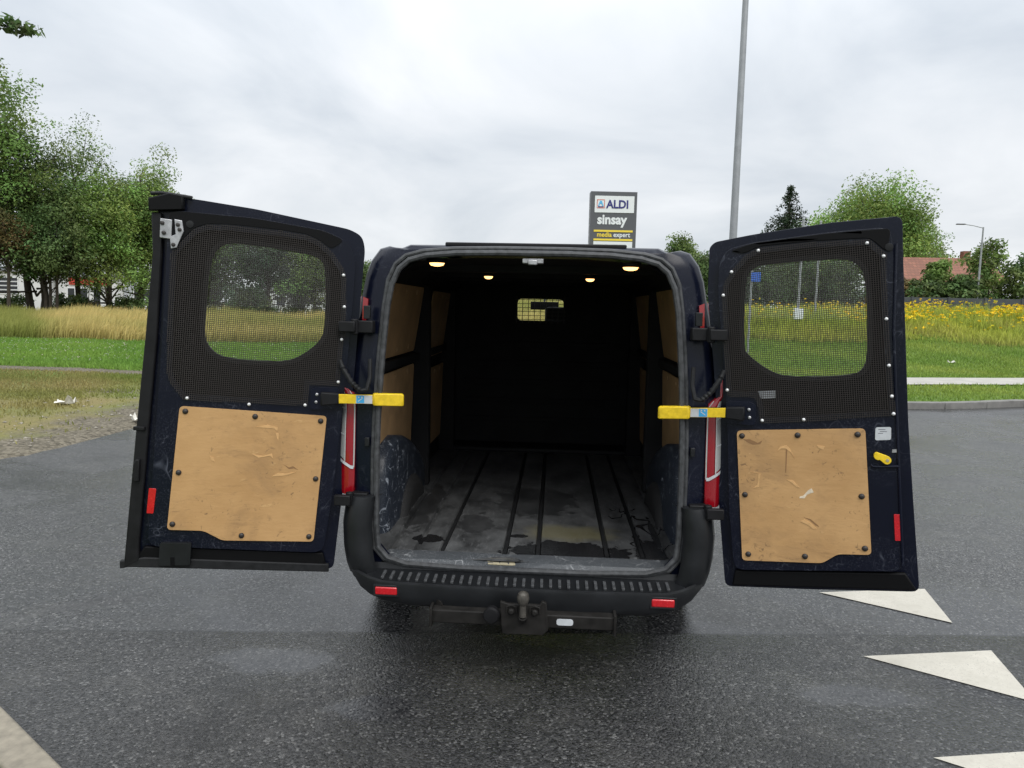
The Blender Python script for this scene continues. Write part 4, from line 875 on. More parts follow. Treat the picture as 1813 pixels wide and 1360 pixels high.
def tree(name, label, x, y, h, r, base_h, color, seed, clumps=110, per=75, leaf=.13, trunk_r=.14, trunks=1, group=None, sparse=1.0, lean_=0.0, cat='tree', shape=1.0, z0=None):
    g = np.random.default_rng(seed); gz = float(hgt(x, y)) if z0 is None else z0
    root = empty(name, (x, y, gz-.02)); tag(root, label, cat, group)
    ch = (h-base_h)/2; cc = np.array([lean_*h*.5, 0, base_h+ch]); C = []
    lob = g.normal(size=(7, 3)); lob /= np.linalg.norm(lob, axis=1)[:, None]
    while len(C) < clumps:
        d = g.normal(size=3); d /= np.linalg.norm(d); k = .66+.46*np.max(lob@d)**4+.13*g.normal()
        t_ = g.random()**.38*k; p = d*t_*np.array([r, r, ch]); 
        zt = (p[2]/ch+1)/2; p[:2] *= (1.12-.45*zt*shape); C.append(cc+p)
    C = np.array(C)
    mb = MB(); top = cc + np.array([0, 0, ch*.55])
    for k in range(trunks):
        off = (k-(trunks-1)/2)*trunk_r*3.2; tp = []; rr_ = []
        for i in range(8):
            t_ = i/7; q = np.array([off, 0, 0])*(1-t_*.3) + np.array([top[0]*t_+off*2.0*t_, 0, top[2]*t_]) + g.normal(size=3)*.05*h*.15*np.array([1, 1, 0])*min(1, i)
            tp.append(tuple(q)); rr_.append(trunk_r*(1.15-.95*t_)+.01)
        mb.tube(tp, rr_, 7)
    for j in range(min(len(C), 34)):
        c = C[j*len(C)//34]; s0 = max(base_h*.8, c[2]-(.25+.3*g.random())*h*.5); t0 = s0/top[2] if top[2] > 0 else 0
        st = np.array([top[0]*min(t0, 1), 0, min(s0, top[2])]); mid = (st+c)/2+g.normal(size=3)*.12*r; mid[2] -= .08*r
        mb.tube([tuple(st), tuple(mid), tuple(c)], [trunk_r*.38, trunk_r*.22, .012], 5, cap=False)
    mb.build('trunk', 'bark', root, smooth=True)
    V, F4, c = leaf_cloud(C, int(per*2.3*sparse), r*.23+.30, leaf*.64, color, seed+1)
    np_mesh('crown', V, F4, 'leaf', root, c); return root
def shrub(name, label, x, y, h, r, color, seed, group=None, per=60, clumps=60, leaf=.11):
    g = np.random.default_rng(seed); gz = float(hgt(x, y)); root = empty(name, (x, y, gz-.02)); tag(root, label, 'shrub', group); C = []
    for i in range(clumps):
        a = g.random()*6.283; z = g.random(); rr_ = r*math.sqrt(max(.05, 1-(z*.95)**2.2))*(g.random()**.5)*(.85+.3*g.random()); C.append((rr_*math.cos(a), rr_*math.sin(a), z*h*.92+.15))
    C = np.array(C); mb = MB()
    for k in range(9):
        c = C[k*len(C)//9]; mb.tube([(c[0]*.1, c[1]*.1, -.05), (c[0]*.5, c[1]*.5, c[2]*.5), tuple(c)], [.05, .03, .01], 5)
    mb.build('stem', 'bark', root); V, F4, c = leaf_cloud(C, per, r*.22+.18, leaf, color, seed+1); np_mesh('crown', V, F4, 'leaf', root, c); return root
G_MID = (.135, .210, .055); G_LIGHT = (.180, .275, .068); G_DARK = (.095, .152, .050); G_BROWN = (.15, .125, .05); G_BLUE = (.058, .098, .048)
LG = 'trees in the row beyond the tall grass'
tree('broadleaf_tree', 'tallest broadleaf tree of the row, reaching highest into the sky', -34.0, 40, 15.8, 4.6, 2.3, G_MID, 11, 190, 85, .15, .30, group=LG)
tree('broadleaf_tree', 'dark green broadleaf tree beside the tallest tree of the row', -32.6, 43, 11.6, 3.7, 1.9, G_DARK, 12, 150, 85, .14, .20, 2, LG)
tree('broadleaf_tree', 'airy broadleaf tree with thin see-through top branches', -32.0, 46, 13.4, 3.0, 3.0, G_MID, 13, 120, 38, .12, .16, 1, LG)
tree('broadleaf_tree', 'bright green broadleaf tree with drooping leafy sprays', -28.6, 44, 9.3, 3.1, 1.5, G_LIGHT, 14, 130, 85, .13, .17, 1, LG)
tree('broadleaf_tree', 'broadleaf tree on a leaning dark trunk', -28.4, 47, 10.9, 3.2, 2.2, G_MID, 15, 130, 80, .13, .22, 1, LG, lean_=.10)
tree('broadleaf_tree', 'rounded broadleaf tree on twin slim trunks by grey building', -26.9, 48, 9.6, 3.3, 2.0, G_LIGHT, 16, 130, 80, .13, .13, 2, LG)
tree('broadleaf_tree', 'small brown-leaved tree under the tallest tree', -31.6, 39.5, 6.4, 1.9, 3.6, G_BROWN, 17, 50, 60, .12, .10, 1, LG)
tree('broadleaf_tree', 'low dark tree with slim stems in front of white building', -30.6, 41.5, 6.6, 2.9, 1.9, G_DARK, 18, 110, 80, .13, .09, 3, LG)
for i, (x, y, h, r) in enumerate(((-24.6,50,7.6,3.0),(-21.4,52,7.2,2.8),(-18.3,53,6.8,2.8),(-15.0,55,4.9,2.4))):
    tree('broadleaf_tree', ['broadleaf tree seen through upper left of left door window', 'broadleaf tree filling the middle of the left door window', 'broadleaf tree beside red and white building, seen through mesh', 'broadleaf tree between the left door and the van roof'][i], x, y, h, r, 1.7, (G_DARK, G_BLUE, G_MID, G_DARK)[i], 20+i, 110, 75, .14, .13, 1, LG)
# tree standing out of frame on the left whose branch tip reaches in
tz = tree('broadleaf_tree', 'leafy branch tip of a tree hanging into the top corner', -11.6, 9.4, 7.6, 2.3, 3.2, G_DARK, 31, 90, 60, .07, .16)
mb = MB(); mb.tube([(0, 0, 4.6), (2.2, -.2, 5.0), (3.8, -.35, 5.15), (4.85, -.4, 5.06)], [.07, .04, .02, .006], 6); mb.build('branch', 'bark', tz, smooth=True)
V, F4, c = leaf_cloud(np.array([(3.6,-.3,5.15),(3.9,-.36,5.12),(4.15,-.4,5.22),(4.35,-.38,5.16),(4.5,-.4,5.08),(4.62,-.4,5.14),(4.78,-.4,5.05),(4.88,-.4,5.03),(3.3,-.3,5.2)]), 34, .14, .05, G_DARK, 33); np_mesh('twig_leaves', V, F4, 'leaf', tz, c)
RG = 'trees behind the flower bank'
tree('broadleaf_tree', 'large spreading broadleaf tree rising above the right door', 26.6, 62, 11.6, 5.5, 2.8, G_LIGHT, 41, 220, 90, .18, .30, 1, RG)
tree('broadleaf_tree', 'loose broadleaf tree behind the red-roofed house', 32.0, 66, 8.6, 3.0, 2.2, G_MID, 42, 90, 60, .14, .14, 1, RG)
tree('broadleaf_tree', 'distant rounded tree behind the van roof corner', 10.0, 60, 6.5, 2.6, 1.5, G_MID, 43, 110, 80, .15, .15, 1, RG)
tree('broadleaf_tree', 'dark broadleaf tree at the far right beyond the lamp', 31.6, 47, 5.2, 2.2, 1.2, G_DARK, 44, 100, 80, .13, .13, 1, RG)
for i, (x, y, h, r) in enumerate(((8.6,47,4.2,2.4),(11.6,48,4.8,2.6),(14.6,47,4.6,2.5),(17.4,48,4.8,2.5))):
    tree('broadleaf_tree', ['dark tree behind the blue parking sign', 'dark tree behind the nearer slim pole', 'dark tree behind the farther slim pole', 'dark tree below the spruce top, seen through mesh'][i], x, y, h, r, .6, (G_DARK, G_BLUE, G_DARK, G_DARK)[i], 50+i, 110, 75, .13, .13, 1, RG)
SG = 'shrubs along the dark fence'
for i, (x, y, h, r, cl, lb) in enumerate(((20.4,45.2,2.5,1.5,G_BROWN,'reddish brown shrub beside the right door edge'),(21.9,44.6,2.3,1.4,G_DARK,'low dark shrub below the red roof'),(23.2,45.4,3.9,.9,G_MID,'tall green shrub in front of the red roof'),(24.4,44.8,2.7,1.4,G_DARK,'dark rounded shrub behind the far lamp post'),(26.4,45.6,5.2,1.9,G_MID,'tall leafy shrub right of the far lamp post'),(28.4,45.2,4.3,1.8,G_DARK,'dark dense shrub beyond the tall leafy shrub'),(25.2,46.6,2.4,1.3,G_MID,'green shrub between red roof and tall shrub'))):
    shrub('shrub', lb, x, y, h, r, cl, 60+i, SG, 80, 75)
for i, x in enumerate((-34.5,-32.0,-30.2,-27.5,-25.2)): shrub('shrub', ['low dark shrub at the foot of the tallest tree', 'low dark shrub at the foot of the airy tree', 'low dark shrub among the slim stems', 'low dark shrub beside the leaning trunk', 'low dark shrub beside the twin slim trunks'][i], x, 43.5+i % 2, 1.5, 1.3, G_DARK, 75+i, 'undergrowth shrubs', 40, 40)
for i, (x, y, h) in enumerate(((-25.6,50.5,2.6),(-22.4,51,2.3),(-19.8,54,2.6),(-16.6,55,2.2))): shrub('shrub', ['dense dark bush under the first tree in left door window', 'dense dark bush under the middle tree in left door window', 'dense dark bush beside the far white building', 'dense dark bush beside the far red fascia'][i], x, y, h, 1.9, G_DARK, 85+i, 'bushes seen through the left door mesh', 60, 50)
# spruce
def spruce(x, y, h, seed):
    g = np.random.default_rng(seed); root = empty('spruce_tree', (x, y, float(hgt(x, y)))); tag(root, 'dark spruce with drooping tiered branches above the right door', 'tree', RG)
    mb = MB(); mb.tube([(0, 0, 0), (0, 0, h*.6), (0, 0, h)], [.2, .11, .015], 8); C = []
    for i in range(26):
        t_ = i/25; z = h*(.18+.80*t_); R_ = (1-t_)**.85*3.5+.2
        for k in range(7 if t_ < .8 else 4):
            a = g.random()*6.283; L_ = R_*(.6+.5*g.random()); tip = np.array([math.cos(a)*L_, math.sin(a)*L_, z-.22*L_]); mb.tube([(0, 0, z), tuple(tip*.5+np.array([0, 0, z*.5+.06])), tuple(tip)], [.035, .02, .006], 4, cap=False)
            for f in np.linspace(.25, 1.05, max(2, int(L_*3.2))): C.append(np.array([tip[0]*f, tip[1]*f, z-.22*L_*f*f-.1]))
    mb.build('trunk', 'bark', root); V, F4, c = leaf_cloud(np.array(C), 22, .26, .085, (.026, .046, .022), seed, 1.1); np_mesh('crown', V, F4, 'leaf', root, c)
spruce(17.05, 55, 9.9, 81)
# far woods on the horizon: one mass
g = np.random.default_rng(91); xs = np.concatenate([g.uniform(-150, 110, 560), g.uniform(-60, 60, 140)]); ys = g.uniform(120, 150, len(xs)); zz = g.random(len(xs))*(4.2+2.4*np.sin(xs*.11)**2)+.8
V, F4, c = leaf_cloud(np.stack([xs, ys, zz], 1), 40, 2.2, .55, (.060, .095, .050), 92); o = np_mesh('distant_woods', V, F4, 'leaf', None, c); o['kind'] = 'stuff'; o['label'] = 'far green wood on the horizon'; o['category'] = 'wood'

# ---- grass
def blades(name, x, y, h, w, bend, col, label, cat, tipcol=None, z=None, lean_dir=None):
    n = len(x); g = np.random.default_rng(len(x)); a = g.random(n)*6.283; dx = np.cos(a); dy = np.sin(a); z = hgt(x, y) if z is None else z
    b = g.normal(size=n)*bend if lean_dir is None else np.abs(g.normal(size=n))*bend; la = g.random(n)*6.283 if lean_dir is None else lean_dir+g.normal(size=n)*.7
    lx, ly = np.cos(la)*b*h, np.sin(la)*b*h; P = np.stack([x, y, z-.01], 1)
    v0 = P + np.stack([dx*w, dy*w, 0*w], 1); v1 = P - np.stack([dx*w, dy*w, 0*w], 1)
    mid = P + np.stack([lx*.35, ly*.35, h*.6], 1); v2 = mid + np.stack([dx*w, dy*w, 0*w], 1)*.8; v3 = mid - np.stack([dx*w, dy*w, 0*w], 1)*.8
    v4 = P + np.stack([lx, ly, h*np.sqrt(np.clip(1-.5*b*b, .3, 1))], 1)
    V = np.stack([v0, v1, v3, v2, v4], 1).reshape(-1, 3); I = np.arange(n)[:, None]*5
    F3 = np.concatenate([I+np.array([[0, 1, 2]]), I+np.array([[0, 2, 3]]), I+np.array([[3, 2, 4]])], 0)
    tip = col if tipcol is None else tipcol; c = np.stack([col, col, (col+tip)/2, (col+tip)/2, tip], 1).reshape(-1, 3)
    o = np_mesh(name, V, F3, 'grass_blade', None, c); o['kind'] = 'stuff'; o['label'] = label; o['category'] = cat; return o
def wedge(n, y0, y1, s0, s1, seed):
    g = np.random.default_rng(seed); y = np.sqrt(g.random(n)*(y1*y1-y0*y0)+y0*y0); return (s0+(s1-s0)*g.random(n))*y, y, g
def mixcol(a, b, t_, g, var=.25):
    a, b = np.array(a), np.array(b); t_ = np.clip(t_, 0, 1)[:, None]; return (a*(1-t_)+b*t_)*(1-var+2*var*g.random(len(t_)))[:, None]
# rough verge by the asphalt
x, y, g = wedge(120000, 6.0, 15.4, -.95, -.22, 101); ed = -5.9-x+.5*wob(x, y, 1.1); cov = wob(x, y*1.4, .9)*.35+wob(x, y, 2.7)*.25+sstep(0.2, 3.2, ed)*.9-.28
k = (ed > 0) & (g.random(len(x)) < np.clip(cov, .02, 1)); x, y = x[k], y[k]
blades('verge_grass', x, y, .025+.05*g.random(len(x)), .006+.004*g.random(len(x)), .5, mixcol((.17,.205,.045), (.31,.255,.105), .5+.6*wob(x, y, .9), g), 'patchy yellow-green grass on the gravel verge', 'grass')
x, y, g = wedge(100000, 16.1, 27.5, -.95, -.15, 102); k = (x < -5.6); x, y = x[k], y[k]
blades('clover_lawn', x, y, .05+.09*g.random(len(x)), .009+.007*g.random(len(x)), .45, mixcol((.13,.25,.042), (.21,.33,.06), .5+.5*wob(x, y, .6), g), 'bright green clover lawn strip', 'grass')
x, y, g = wedge(1300, 17, 27.5, -.95, -.25, 103); k = x < -6; x, y = x[k], y[k]; V, F4, c = leaf_cloud(np.stack([x, y, hgt(x, y)+.11], 1), 3, .02, .014, (.45, .46, .38), 104); o = np_mesh('clover_blossom', V, F4, 'leaf', None, c); o['kind'] = 'stuff'; o['label'] = 'tiny white clover blossoms in the lawn'; o['category'] = 'blossom'
x, y, g = wedge(120000, 27, 41, -.98, .06, 105); t_ = .55+.65*wob(x*.5, y*.7, .55)-.9*sstep(-.72, -.82, x/y); hh = (.55+.55*g.random(len(x)))*(1+.25*wob(x, y, .5))*(.75+.25*sstep(27, 30, y)); col = mixcol((.19,.22,.05), (.45,.36,.13), t_*.7, g)
blades('tall_grass', x, y, hh, .009+.008*g.random(len(x)), .45, col, 'tall golden meadow grass in front of the trees', 'grass', mixcol((.32,.33,.09), (.68,.54,.22), t_+.1, g), lean_dir=.3)
# field ahead of the van
x, y, g = wedge(26000, 21.5, 60, -.15, .16, 106); blades('field_grass', x, y, .2+.35*g.random(len(x)), .02+.02*g.random(len(x)), .4, mixcol((.17,.30,.05), (.30,.34,.10), .1+.4*wob(x, y, .3), g), 'green and yellow meadow grass ahead of the van', 'grass')
# right verge and lawn
x, y, g = wedge(110000, 13.2, 33, .2, .80, 107); yk = np.interp(x, [p[0] for p in KR if p[1] < 14 or p[0] > 6][::1], [p[1] for p in KR if p[1] < 14 or p[0] > 6]); 
p1 = np.interp(x, [p[0] for p in a1], [p[1] for p in a1]); p2 = np.interp(x, [p[0] for p in a2], [p[1] for p in a2])
k = (x > 4.3) & (y > yk+.22) & ~((y > p1-.02) & (y < p2+.02)); x, y = x[k], y[k]
blades('lawn_grass', x, y, .03+.07*g.random(len(x))*(1+sstep(20, 28, y)), .008+.007*g.random(len(x)), .5, mixcol((.15,.25,.042), (.27,.34,.068), .5+.6*wob(x, y, .7), g), 'short green lawn between kerb and flower bank', 'grass')
x, y, g = wedge(62000, 25.5, 42, .17, .80, 108); k = y > 27.2+.9*wob(x, y*0, .6); x, y = x[k], y[k]; hh = (.30+.45*g.random(len(x)))*(.6+.4*sstep(26, 31, y))*(1+.5*wob(x, y, .33)+.4*wob(x, y, 1.1))
blades('flower_stems', x, y, hh, .012+.012*g.random(len(x)), .3, mixcol((.18,.24,.045), (.32,.29,.11), .15+1.0*sstep(.0, .6, wob(x, y, .75))+.5*sstep(29.5, 27.5, y), g), 'dense green and dry flower stems on the bank', 'flowers', mixcol((.34,.41,.05), (.54,.55,.08), .4+.5*wob(x, y, .5), g))
x, y, g = wedge(20000, 29, 42, .17, .80, 109); k = (g.random(len(x)) < np.clip(.10+.85*wob(x, y*1.5, .5), .03, .75)*(.18+.82*sstep(.34, .46, x/y))); x, y = x[k], y[k]; hh = (.55+.30*g.random(len(x)))*(1+.40*wob(x, y, .33)+.35*wob(x, y, 1.1))
V, F4, c = leaf_cloud(np.stack([x, y, hgt(x, y)+hh], 1), 4, .07, .05, (.66, .52, .02), 110, .35, .35); o = np_mesh('yellow_flowers', V, F4, 'leaf', None, c); o['kind'] = 'stuff'; o['label'] = 'mass of yellow flower heads on the bank'; o['category'] = 'flowers'
# grass tufts behind the near kerb
g = np.random.default_rng(111); x = g.uniform(-4.5, -1.0, 9000); y = g.uniform(.3, 3.2, 9000); k = in_poly(x, y, [(a-.13, b-.15) for a, b in KB]+[(-6.2, -1.5)]); x, y = x[k], y[k]
blades('corner_grass', x, y, .03+.06*g.random(len(x)), .003+.003*g.random(len(x)), .5, mixcol((.05,.09,.02), (.14,.14,.05), g.random(len(x)), g), 'short grass behind the near concrete kerb', 'grass', z=np.full(len(x), .055))
# loose stones on the gravel verge
g = np.random.default_rng(112); n = 380; x = -5.7-np.abs(g.normal(size=n))*1.5; y = g.uniform(5.8, 16, n); mb = MB()
for i in range(n):
    s_ = .008+.022*g.random()**2; M_ = Matrix.Translation((x[i], y[i], float(hgt(x[i], y[i]))+s_*.2)) @ Matrix.Rotation(g.random()*6, 4, 'Z') @ Matrix.Diagonal((s_*1.3, s_, s_*.6, 1)); mb.add([M_ @ Vector(p) for p in ((1,0,0),(-1,.2,0),(.1,1,0),(0,-1,.1),(0,.1,1),(0,0,-1))], [(0,2,4),(2,1,4),(1,3,4),(3,0,4),(2,0,5),(1,2,5),(3,1,5),(0,3,5)])
o = mb.build('loose_stones', 'stone_pale'); o['kind'] = 'stuff'; o['label'] = 'loose pale stones on the gravel verge'; o['category'] = 'stones'
def litter(name, label, x, y, s_, seed, mat='paper', cat='litter'):
    g = np.random.default_rng(seed); mb = MB(); n = 6
    for i in range(n):
        for j in range(n): mb.v.append(((i/(n-1)-.5)*s_*1.8, (j/(n-1)-.5)*s_, s_*.35*abs(g.normal())+.01))
    for i in range(n-1):
        for j in range(n-1): mb.f.append((i*n+j, i*n+j+1, (i+1)*n+j+1, (i+1)*n+j))
    o = mb.build(name, mat, None, loc=(x, y, float(hgt(x, y))+.01)); o.modifiers.new('th', 'SOLIDIFY').thickness = .003; return tag(o, label, cat)
litter('crumpled_paper', 'crumpled white paper lying on the patchy verge grass', -7.5, 10.4, .16, 1)
litter('paper_scrap', 'small white scrap on the lawn beside the flower bank', 12.6, 23.4, .12, 2)
litter('paper_scrap', 'flat pale scrap at the asphalt edge beside the left door', -5.62, 9.2, .10, 3)

# ------------------------------------------------------------------ street furniture
def lamp_post(x, y, top, r0, r1, label, arm=1.6, arm_dir=(-1, 0), group='lamp posts'):
    z0 = float(hgt(x, y)); root = empty('lamp_post', (x, y, z0-.02)); tag(root, label, 'lamp post', group); h = top-z0
    mb = MB(); mb.tube([(0, 0, 0), (0, 0, h*.5), (0, 0, h)], [r0, (r0+r1)/2, r1], 14); mb.build('pole', 'galvanised', root, smooth=True)
    ax = Vector((*arm_dir, 0)).normalized(); mb = MB(); mb.tube([(0, 0, h-.05), tuple(ax*arm*.5+Vector((0, 0, h+.08))), tuple(ax*arm+Vector((0, 0, h+.16)))], r1*.6, 8); mb.build('arm', 'galvanised', root, smooth=True)
    q_ = ax*arm+Vector((0, 0, h+.16)); mb = MB(); M_ = Matrix.Translation(q_) @ Matrix.Rotation(math.atan2(ax.y, ax.x), 4, 'Z'); mb.box((-.05, -.09, -.035), (.45, .09, .03), M_); mb.build('lamp_head', 'sign_grey', root, bevel=.03)
    mb = MB(); mb.box((-r0*.55, -r0-.006, .55), (r0*.55, -r0*.6, .95)); mb.build('access_door', 'galvanised', root)
lamp_post(3.80, 16.0, 10.2, .095, .055, 'tall tapered grey lamp post behind the right door', 1.5, (-1, .2))
lamp_post(24.85, 44.0, 7.0, .075, .04, 'slim grey lamp post with arm, in front of shrubs', 1.1, (-1, 0))
def pole(name, label, x, y, h, r, cat, box=False):
    z0 = float(hgt(x, y)); root = empty(name, (x, y, z0-.02)); tag(root, label, cat); mb = MB(); mb.tube([(0, 0, 0), (0, 0, h)], r, 10); mb.build('pole', 'galvanised', root, smooth=True)
    mb = MB(); mb.lathe([(r*1.15, 0), (r*1.15, .04), (r*.5, .07)], Matrix.Translation((0, 0, h-.02)), 10); mb.build('cap', 'galvanised', root)
    if box: mb = MB(); mb.box((-.17, -.17, .55), (.17, .05, 1.0)); mb.build('cabinet', 'sign_white', root, bevel=.02)
    return root
sp_ = pole('parking_sign', 'blue square parking sign on a slim grey pole', 6.37, 24, 2.75, .035, 'sign')
mb = MB(); mb.box((-.03, -.06, 2.42), (.27, -.045, 2.72)); pn = mb.build('sign_panel', 'parking_blue', sp_, bevel=.004)
pole('utility_pole', 'slim grey pole with white cabinet seen through right door mesh', 9.9, 30, 4.6, .05, 'pole', True)
pole('utility_pole', 'plain slim grey pole seen through right door mesh', 12.0, 34, 4.6, .05, 'pole')
# advertising pylon
PY = 50.0; rz = R(4); sg = empty('sign_pylon', (3.72, PY, .265), rz); tag(sg, 'tall grey sign pylon with stacked shop name boards', 'sign')
zt = 9.50; mb = MB(); mb.box((-1.58, 0, 0), (1.60, .9, zt)); mb.build('pylon_body', 'sign_grey', sg, bevel=.02)
FS = lambda u, v, n: (u, -.012-n, v)
def board(name, x0, x1, z0, z1, mat): mb = MB(); mb.box((x0, -.03, z0), (x1, .02, z1)); return mb.build(name, mat, sg)
bA = board('name_board', -1.30, 1.40, 8.08, 9.20, 'sign_white')
text_mesh('lettering', 'ALDI', .76, lambda u, v, n: (-.50+u, -.032-n, 8.39+v), 'sign_navy', sg, .022, .02, .93)
mb = MB(); mb.plate([(-1.16,8.36),(-.62,8.36),(-.62,8.95),(-1.16,8.95)], [[(-1.12,8.40),(-.66,8.40),(-.66,8.91),(-1.12,8.91)]], .02, .03, FS); mb.build('emblem_frame', 'sign_red', sg)
mb = MB(); mb.plate([(-1.08,8.52),(-.99,8.52),(-.94,8.66),(-.84,8.66),(-.79,8.52),(-.70,8.52),(-.83,8.86),(-.95,8.86)], [], .02, .035, FS); mb.build('emblem', 'sign_cyan', sg)
mb = MB(); mb.plate([(-1.08,8.42),(-.70,8.42),(-.70,8.49),(-1.08,8.49)], [], .02, .03, FS); mb.build('emblem_bar', 'sign_navy', sg)
text_mesh('lettering', 'sinsay', .90, lambda u, v, n: (-1.10+u, -.005-n, 7.32+v), 'sign_white', sg, .032, .02, .95)
for z in (6.84, 6.25): board('yellow_band', -1.32, 1.36, z-.065, z+.065, 'sign_yellow')
text_mesh('lettering', 'media', .44, lambda u, v, n: (-1.10+u, -.005-n, 6.45+v), 'sign_yellow', sg, .010, .02, .97)
text_mesh('lettering', 'expert', .44, lambda u, v, n: (.04+u, -.005-n, 6.45+v), 'sign_white', sg, .010, .02, .97)
board('name_board', -1.32, 1.36, 5.0, 6.13, 'sign_white')
for i, ch in enumerate('ZAPRA'): text_mesh('side_letter', ch, .30, lambda u, v, n: (-1.585-n, .55-u, 8.35-.62*i+v), 'sign_white', sg, .004, .01)

# ------------------------------------------------------------------ far buildings, fence, cars
def wallbox(root, name, a, b, mat): mb = MB(); mb.box(a, b); return mb.build(name, mat, root)
def building(name, label, x, y, w, d, h, mat, openings, roof='roof_grey', fascia=None, rz=0, group=None):
    z0 = float(hgt(x, y))-.05; root = empty(name, (x, y, z0), rz); tag(root, label, 'building', group)
    wallbox(root, 'wall', (0, 0, 0), (w, d, h), mat); wallbox(root, 'roof', (-.25, -.25, h), (w+.25, d+.25, h+.22), roof)
    if fascia: wallbox(root, 'fascia', (fascia[0], -.12, h-.75), (fascia[1], -.003, h-.05), 'fascia_red')
    for (x0, x1, z0_, z1) in openings:
        f_ = MB(); f_.plate([(x0-.06,z0_-.06),(x1+.06,z0_-.06),(x1+.06,z1+.06),(x0-.06,z1+.06)], [[(x0,z0_),(x1,z0_),(x1,z1),(x0,z1)]], .003, .06, lambda u, v, n: (u, -n, v)); wn = f_.build('window', 'sign_white', root)
        p_ = MB(); p_.box((x0, -.025, z0_), (x1, -.004, z1)); p_.build('pane', 'window_dark', wn)
    return root
building('low_building', 'white low building with louvred windows behind the trees', -56.5, 66, 7.5, 9, 4.0, 'wall_white', [(1.5,4.6,1.9,2.2),(1.5,4.6,2.3,2.6),(1.5,4.6,2.7,3.0),(1.5,4.6,3.1,3.4)])
building('low_building', 'white building with tall dark doors and red fascia strip', -48.6, 67, 7.0, 9, 3.6, 'wall_white', [(1.0,1.7,.1,2.5),(2.3,3.0,.1,2.5),(3.6,4.3,.1,2.5)], fascia=(1.2, 5.4))
building('low_building', 'long grey low building with flat roof behind trees', -41.3, 66, 5.6, 8, 3.6, 'wall_grey', [(1.0,3.2,1.6,2.5)])
building('low_building', 'grey shed beside the white louvred building', -66, 67, 9.0, 9, 4.4, 'wall_grey', [(2,4,1.5,2.6)])
building('low_building', 'white building seen through the left door mesh', -32.2, 78, 5.0, 7, 3.0, 'wall_white', [(1,2,1.2,2.2),(3,4,1.2,2.2)])
building('low_building', 'white building with red fascia seen through left door mesh', -31.5, 92, 7.0, 7, 3.6, 'wall_white', [(1,2,.8,1.8),(3,4,.8,1.8),(5,6,.8,1.8)], fascia=(.1, 6.9))
def house():
    x0, x1, y0, y1, ze, zr = 24.6, 31.0, 52.0, 58.0, 4.45, 6.05; z0 = float(hgt(27, 52))-.05; root = empty('brick_house', (x0, y0, z0)); tag(root, 'house with red tiled gable roof behind the shrubs', 'house')
    w, d, he, hr = x1-x0, y1-y0, ze-z0, zr-z0
    mb = MB(); mb.add([(0,0,0),(w,0,0),(w,d,0),(0,d,0),(0,0,he),(w,0,he),(w,d,he),(0,d,he),(0,d/2,hr-.15),(w,d/2,hr-.15)], [(0,1,5,4),(2,3,7,6),(0,4,8,7,3),(1,2,6,9,5)]); mb.build('wall', 'wall_cream', root)
    mb = MB(); mb.add([(-.3,-.35,he-.18),(w+.3,-.35,he-.18),(w+.3,d/2,hr),(-.3,d/2,hr),(-.3,d+.35,he-.18),(w+.3,d+.35,he-.18),(-.3,-.35,he-.32),(w+.3,-.35,he-.32),(w+.3,d/2,hr-.14),(-.3,d/2,hr-.14),(-.3,d+.35,he-.32),(w+.3,d+.35,he-.32)], [(0,1,2,3),(3,2,5,4),(6,9,8,7),(9,10,11,8),(0,6,7,1),(4,5,11,10),(0,3,9,6),(3,4,10,9),(1,7,8,2),(2,8,11,5)]); rf = mb.build('roof', 'roof_tile', root)
    mb = MB(); mb.box((w-1.3, d/2-.25, hr-.5), (w-.8, d/2+.25, hr+.5)); mb.build('chimney', 'roof_tile', rf)
    mb = MB(); mb.lathe([(.02, -.06), (.17, 0), (.19, .03)], rotm((w-2.2, d/2, hr+.45), (-.4, -1, .3)), 14); mb.tube([(w-2.2, d/2, hr-.1), (w-2.2, d/2, hr+.42)], .025, 6); mb.build('satellite_dish', 'sign_white', rf)
    for xa in (1.0, 3.6):
        f_ = MB(); f_.plate([(xa-.08,.9),(xa+1.08,.9),(xa+1.08,2.3),(xa-.08,2.3)], [[(xa,1.0),(xa+1,1.0),(xa+1,2.2),(xa,2.2)]], .003, .05, lambda u, v, n: (u, -n, v)); wn = f_.build('window', 'sign_white', root); p_ = MB(); p_.box((xa, -.02, 1.0), (xa+1, -.004, 2.2)); p_.build('pane', 'window_dark', wn)
house()
fr = empty('panel_fence', (18.6, 43, float(hgt(18.6, 43))-.05)); tag(fr, 'dark grey panel fence behind the yellow flowers', 'fence')
for i in range(10):
    xa = i*2.05; mb = MB(); mb.box((xa-.06, -.06, 0), (xa+.06, .06, 1.55)); mb.build('post', 'fence_panel', fr)
    for k in range(4): mb = MB(); mb.box((xa+.06, -.02, .04+k*.37), (xa+1.99, .02, .04+k*.37+.35)); mb.build('panel', 'fence_panel', fr, bevel=.008)
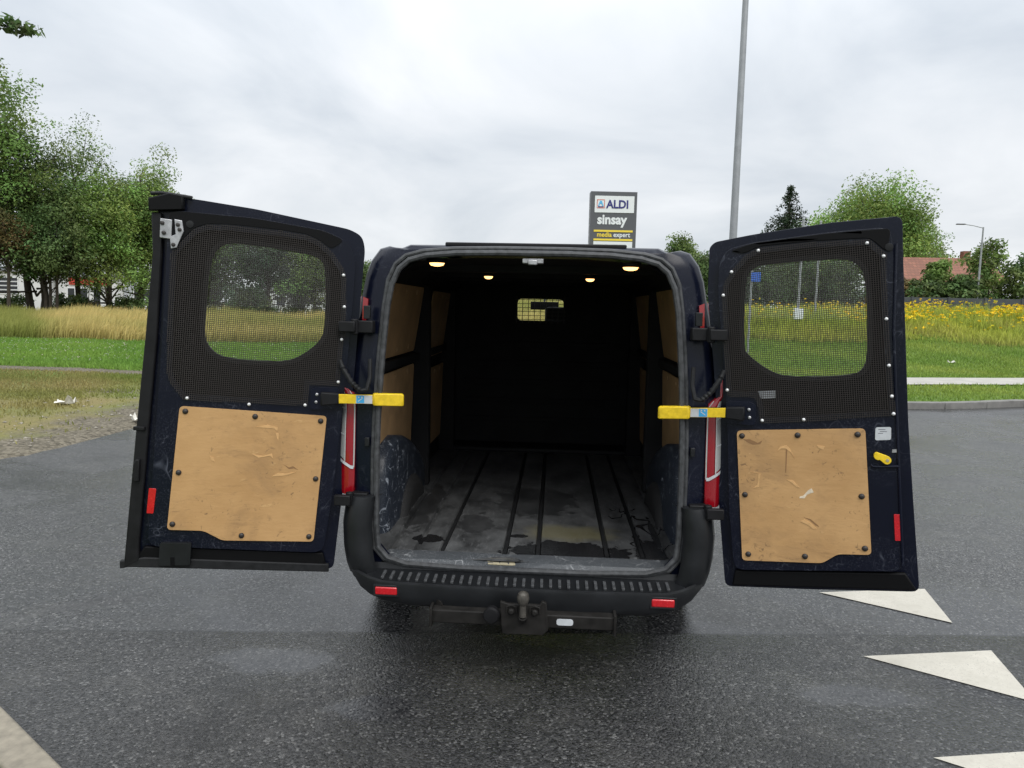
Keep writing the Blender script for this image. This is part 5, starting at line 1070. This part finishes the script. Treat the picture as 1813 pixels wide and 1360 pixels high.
def car(x, y, rz, label):
    z0 = float(hgt(x, y)); root = empty('parked_car', (x, y, z0), rz); tag(root, label, 'car', 'white cars parked by the grey building')
    prof = [(-2.1,.35),(-2.15,.62),(-2.05,.86),(-1.2,.98),(-.65,1.42),(.7,1.46),(1.45,1.02),(2.05,.92),(2.15,.6),(2.1,.35)]
    mb = MB(); rg = []
    for yy, k, dz in ((-.84,.97,-.03),(-.80,1,0),(.80,1,0),(.84,.97,-.03)): rg.append([(px*k, yy*(.86 if pz > 1.2 else 1), pz+dz*(pz > .5)) for px, pz in prof])
    bridge(mb, rg, True)
    for r_, rev in ((rg[0], False), (rg[-1], True)):
        o = len(mb.v); mb.v += r_; mb.f.append(tuple(range(o, o+len(r_))))
    mb.build('body', 'car_white', root, smooth=True, angle=40)
    for s in (-1, 1):
        mb = MB(); yy = s*.765; mb.add([(-1.0,s*.855,1.02),(-.58,yy,1.36),(.62,yy,1.39),(1.2,s*.855,1.04),(-1.0,s*.80,1.02),(-.58,s*.72,1.36),(.62,s*.72,1.39),(1.2,s*.80,1.04)], [(0,1,2,3),(4,7,6,5),(0,4,5,1),(1,5,6,2),(2,6,7,3),(3,7,4,0)]); mb.build('side_window', 'window_dark', root)
        for xx in (-1.3, 1.32): mb = MB(); mb.lathe([(.18,-.1),(.30,-.1),(.31,0),(.30,.1),(.18,.1),(.05,.08)], rotm((xx, s*.76, .31), (0, s, 0)), 18); mb.build('wheel', 'tyre', root, smooth=True)
    for p in (((-.62,1.40),(-1.18,.99)), ((.68,1.445),(1.42,1.035))):
        (xa, za), (xb, zb) = p; mb = MB(); sg_ = -1 if xa < 0 else 1; mb.add([(xa+sg_*.03,-.62,za),(xa+sg_*.03,.62,za),(xb+sg_*.03,.7,zb),(xb+sg_*.03,-.7,zb),(xa-sg_*.05,-.62,za-.06),(xa-sg_*.05,.62,za-.06),(xb-sg_*.05,.7,zb-.06),(xb-sg_*.05,-.7,zb-.06)], [(0,1,2,3),(4,7,6,5),(0,4,5,1),(1,5,6,2),(2,6,7,3),(3,7,4,0)]); mb.build('windscreen', 'window_dark', root)
car(-37.6, 61, R(20), 'white parked car with low bushes beside it, by the trees'); car(-34.4, 61.5, R(-15), 'white parked car nearest the left door edge beyond the tall grass')
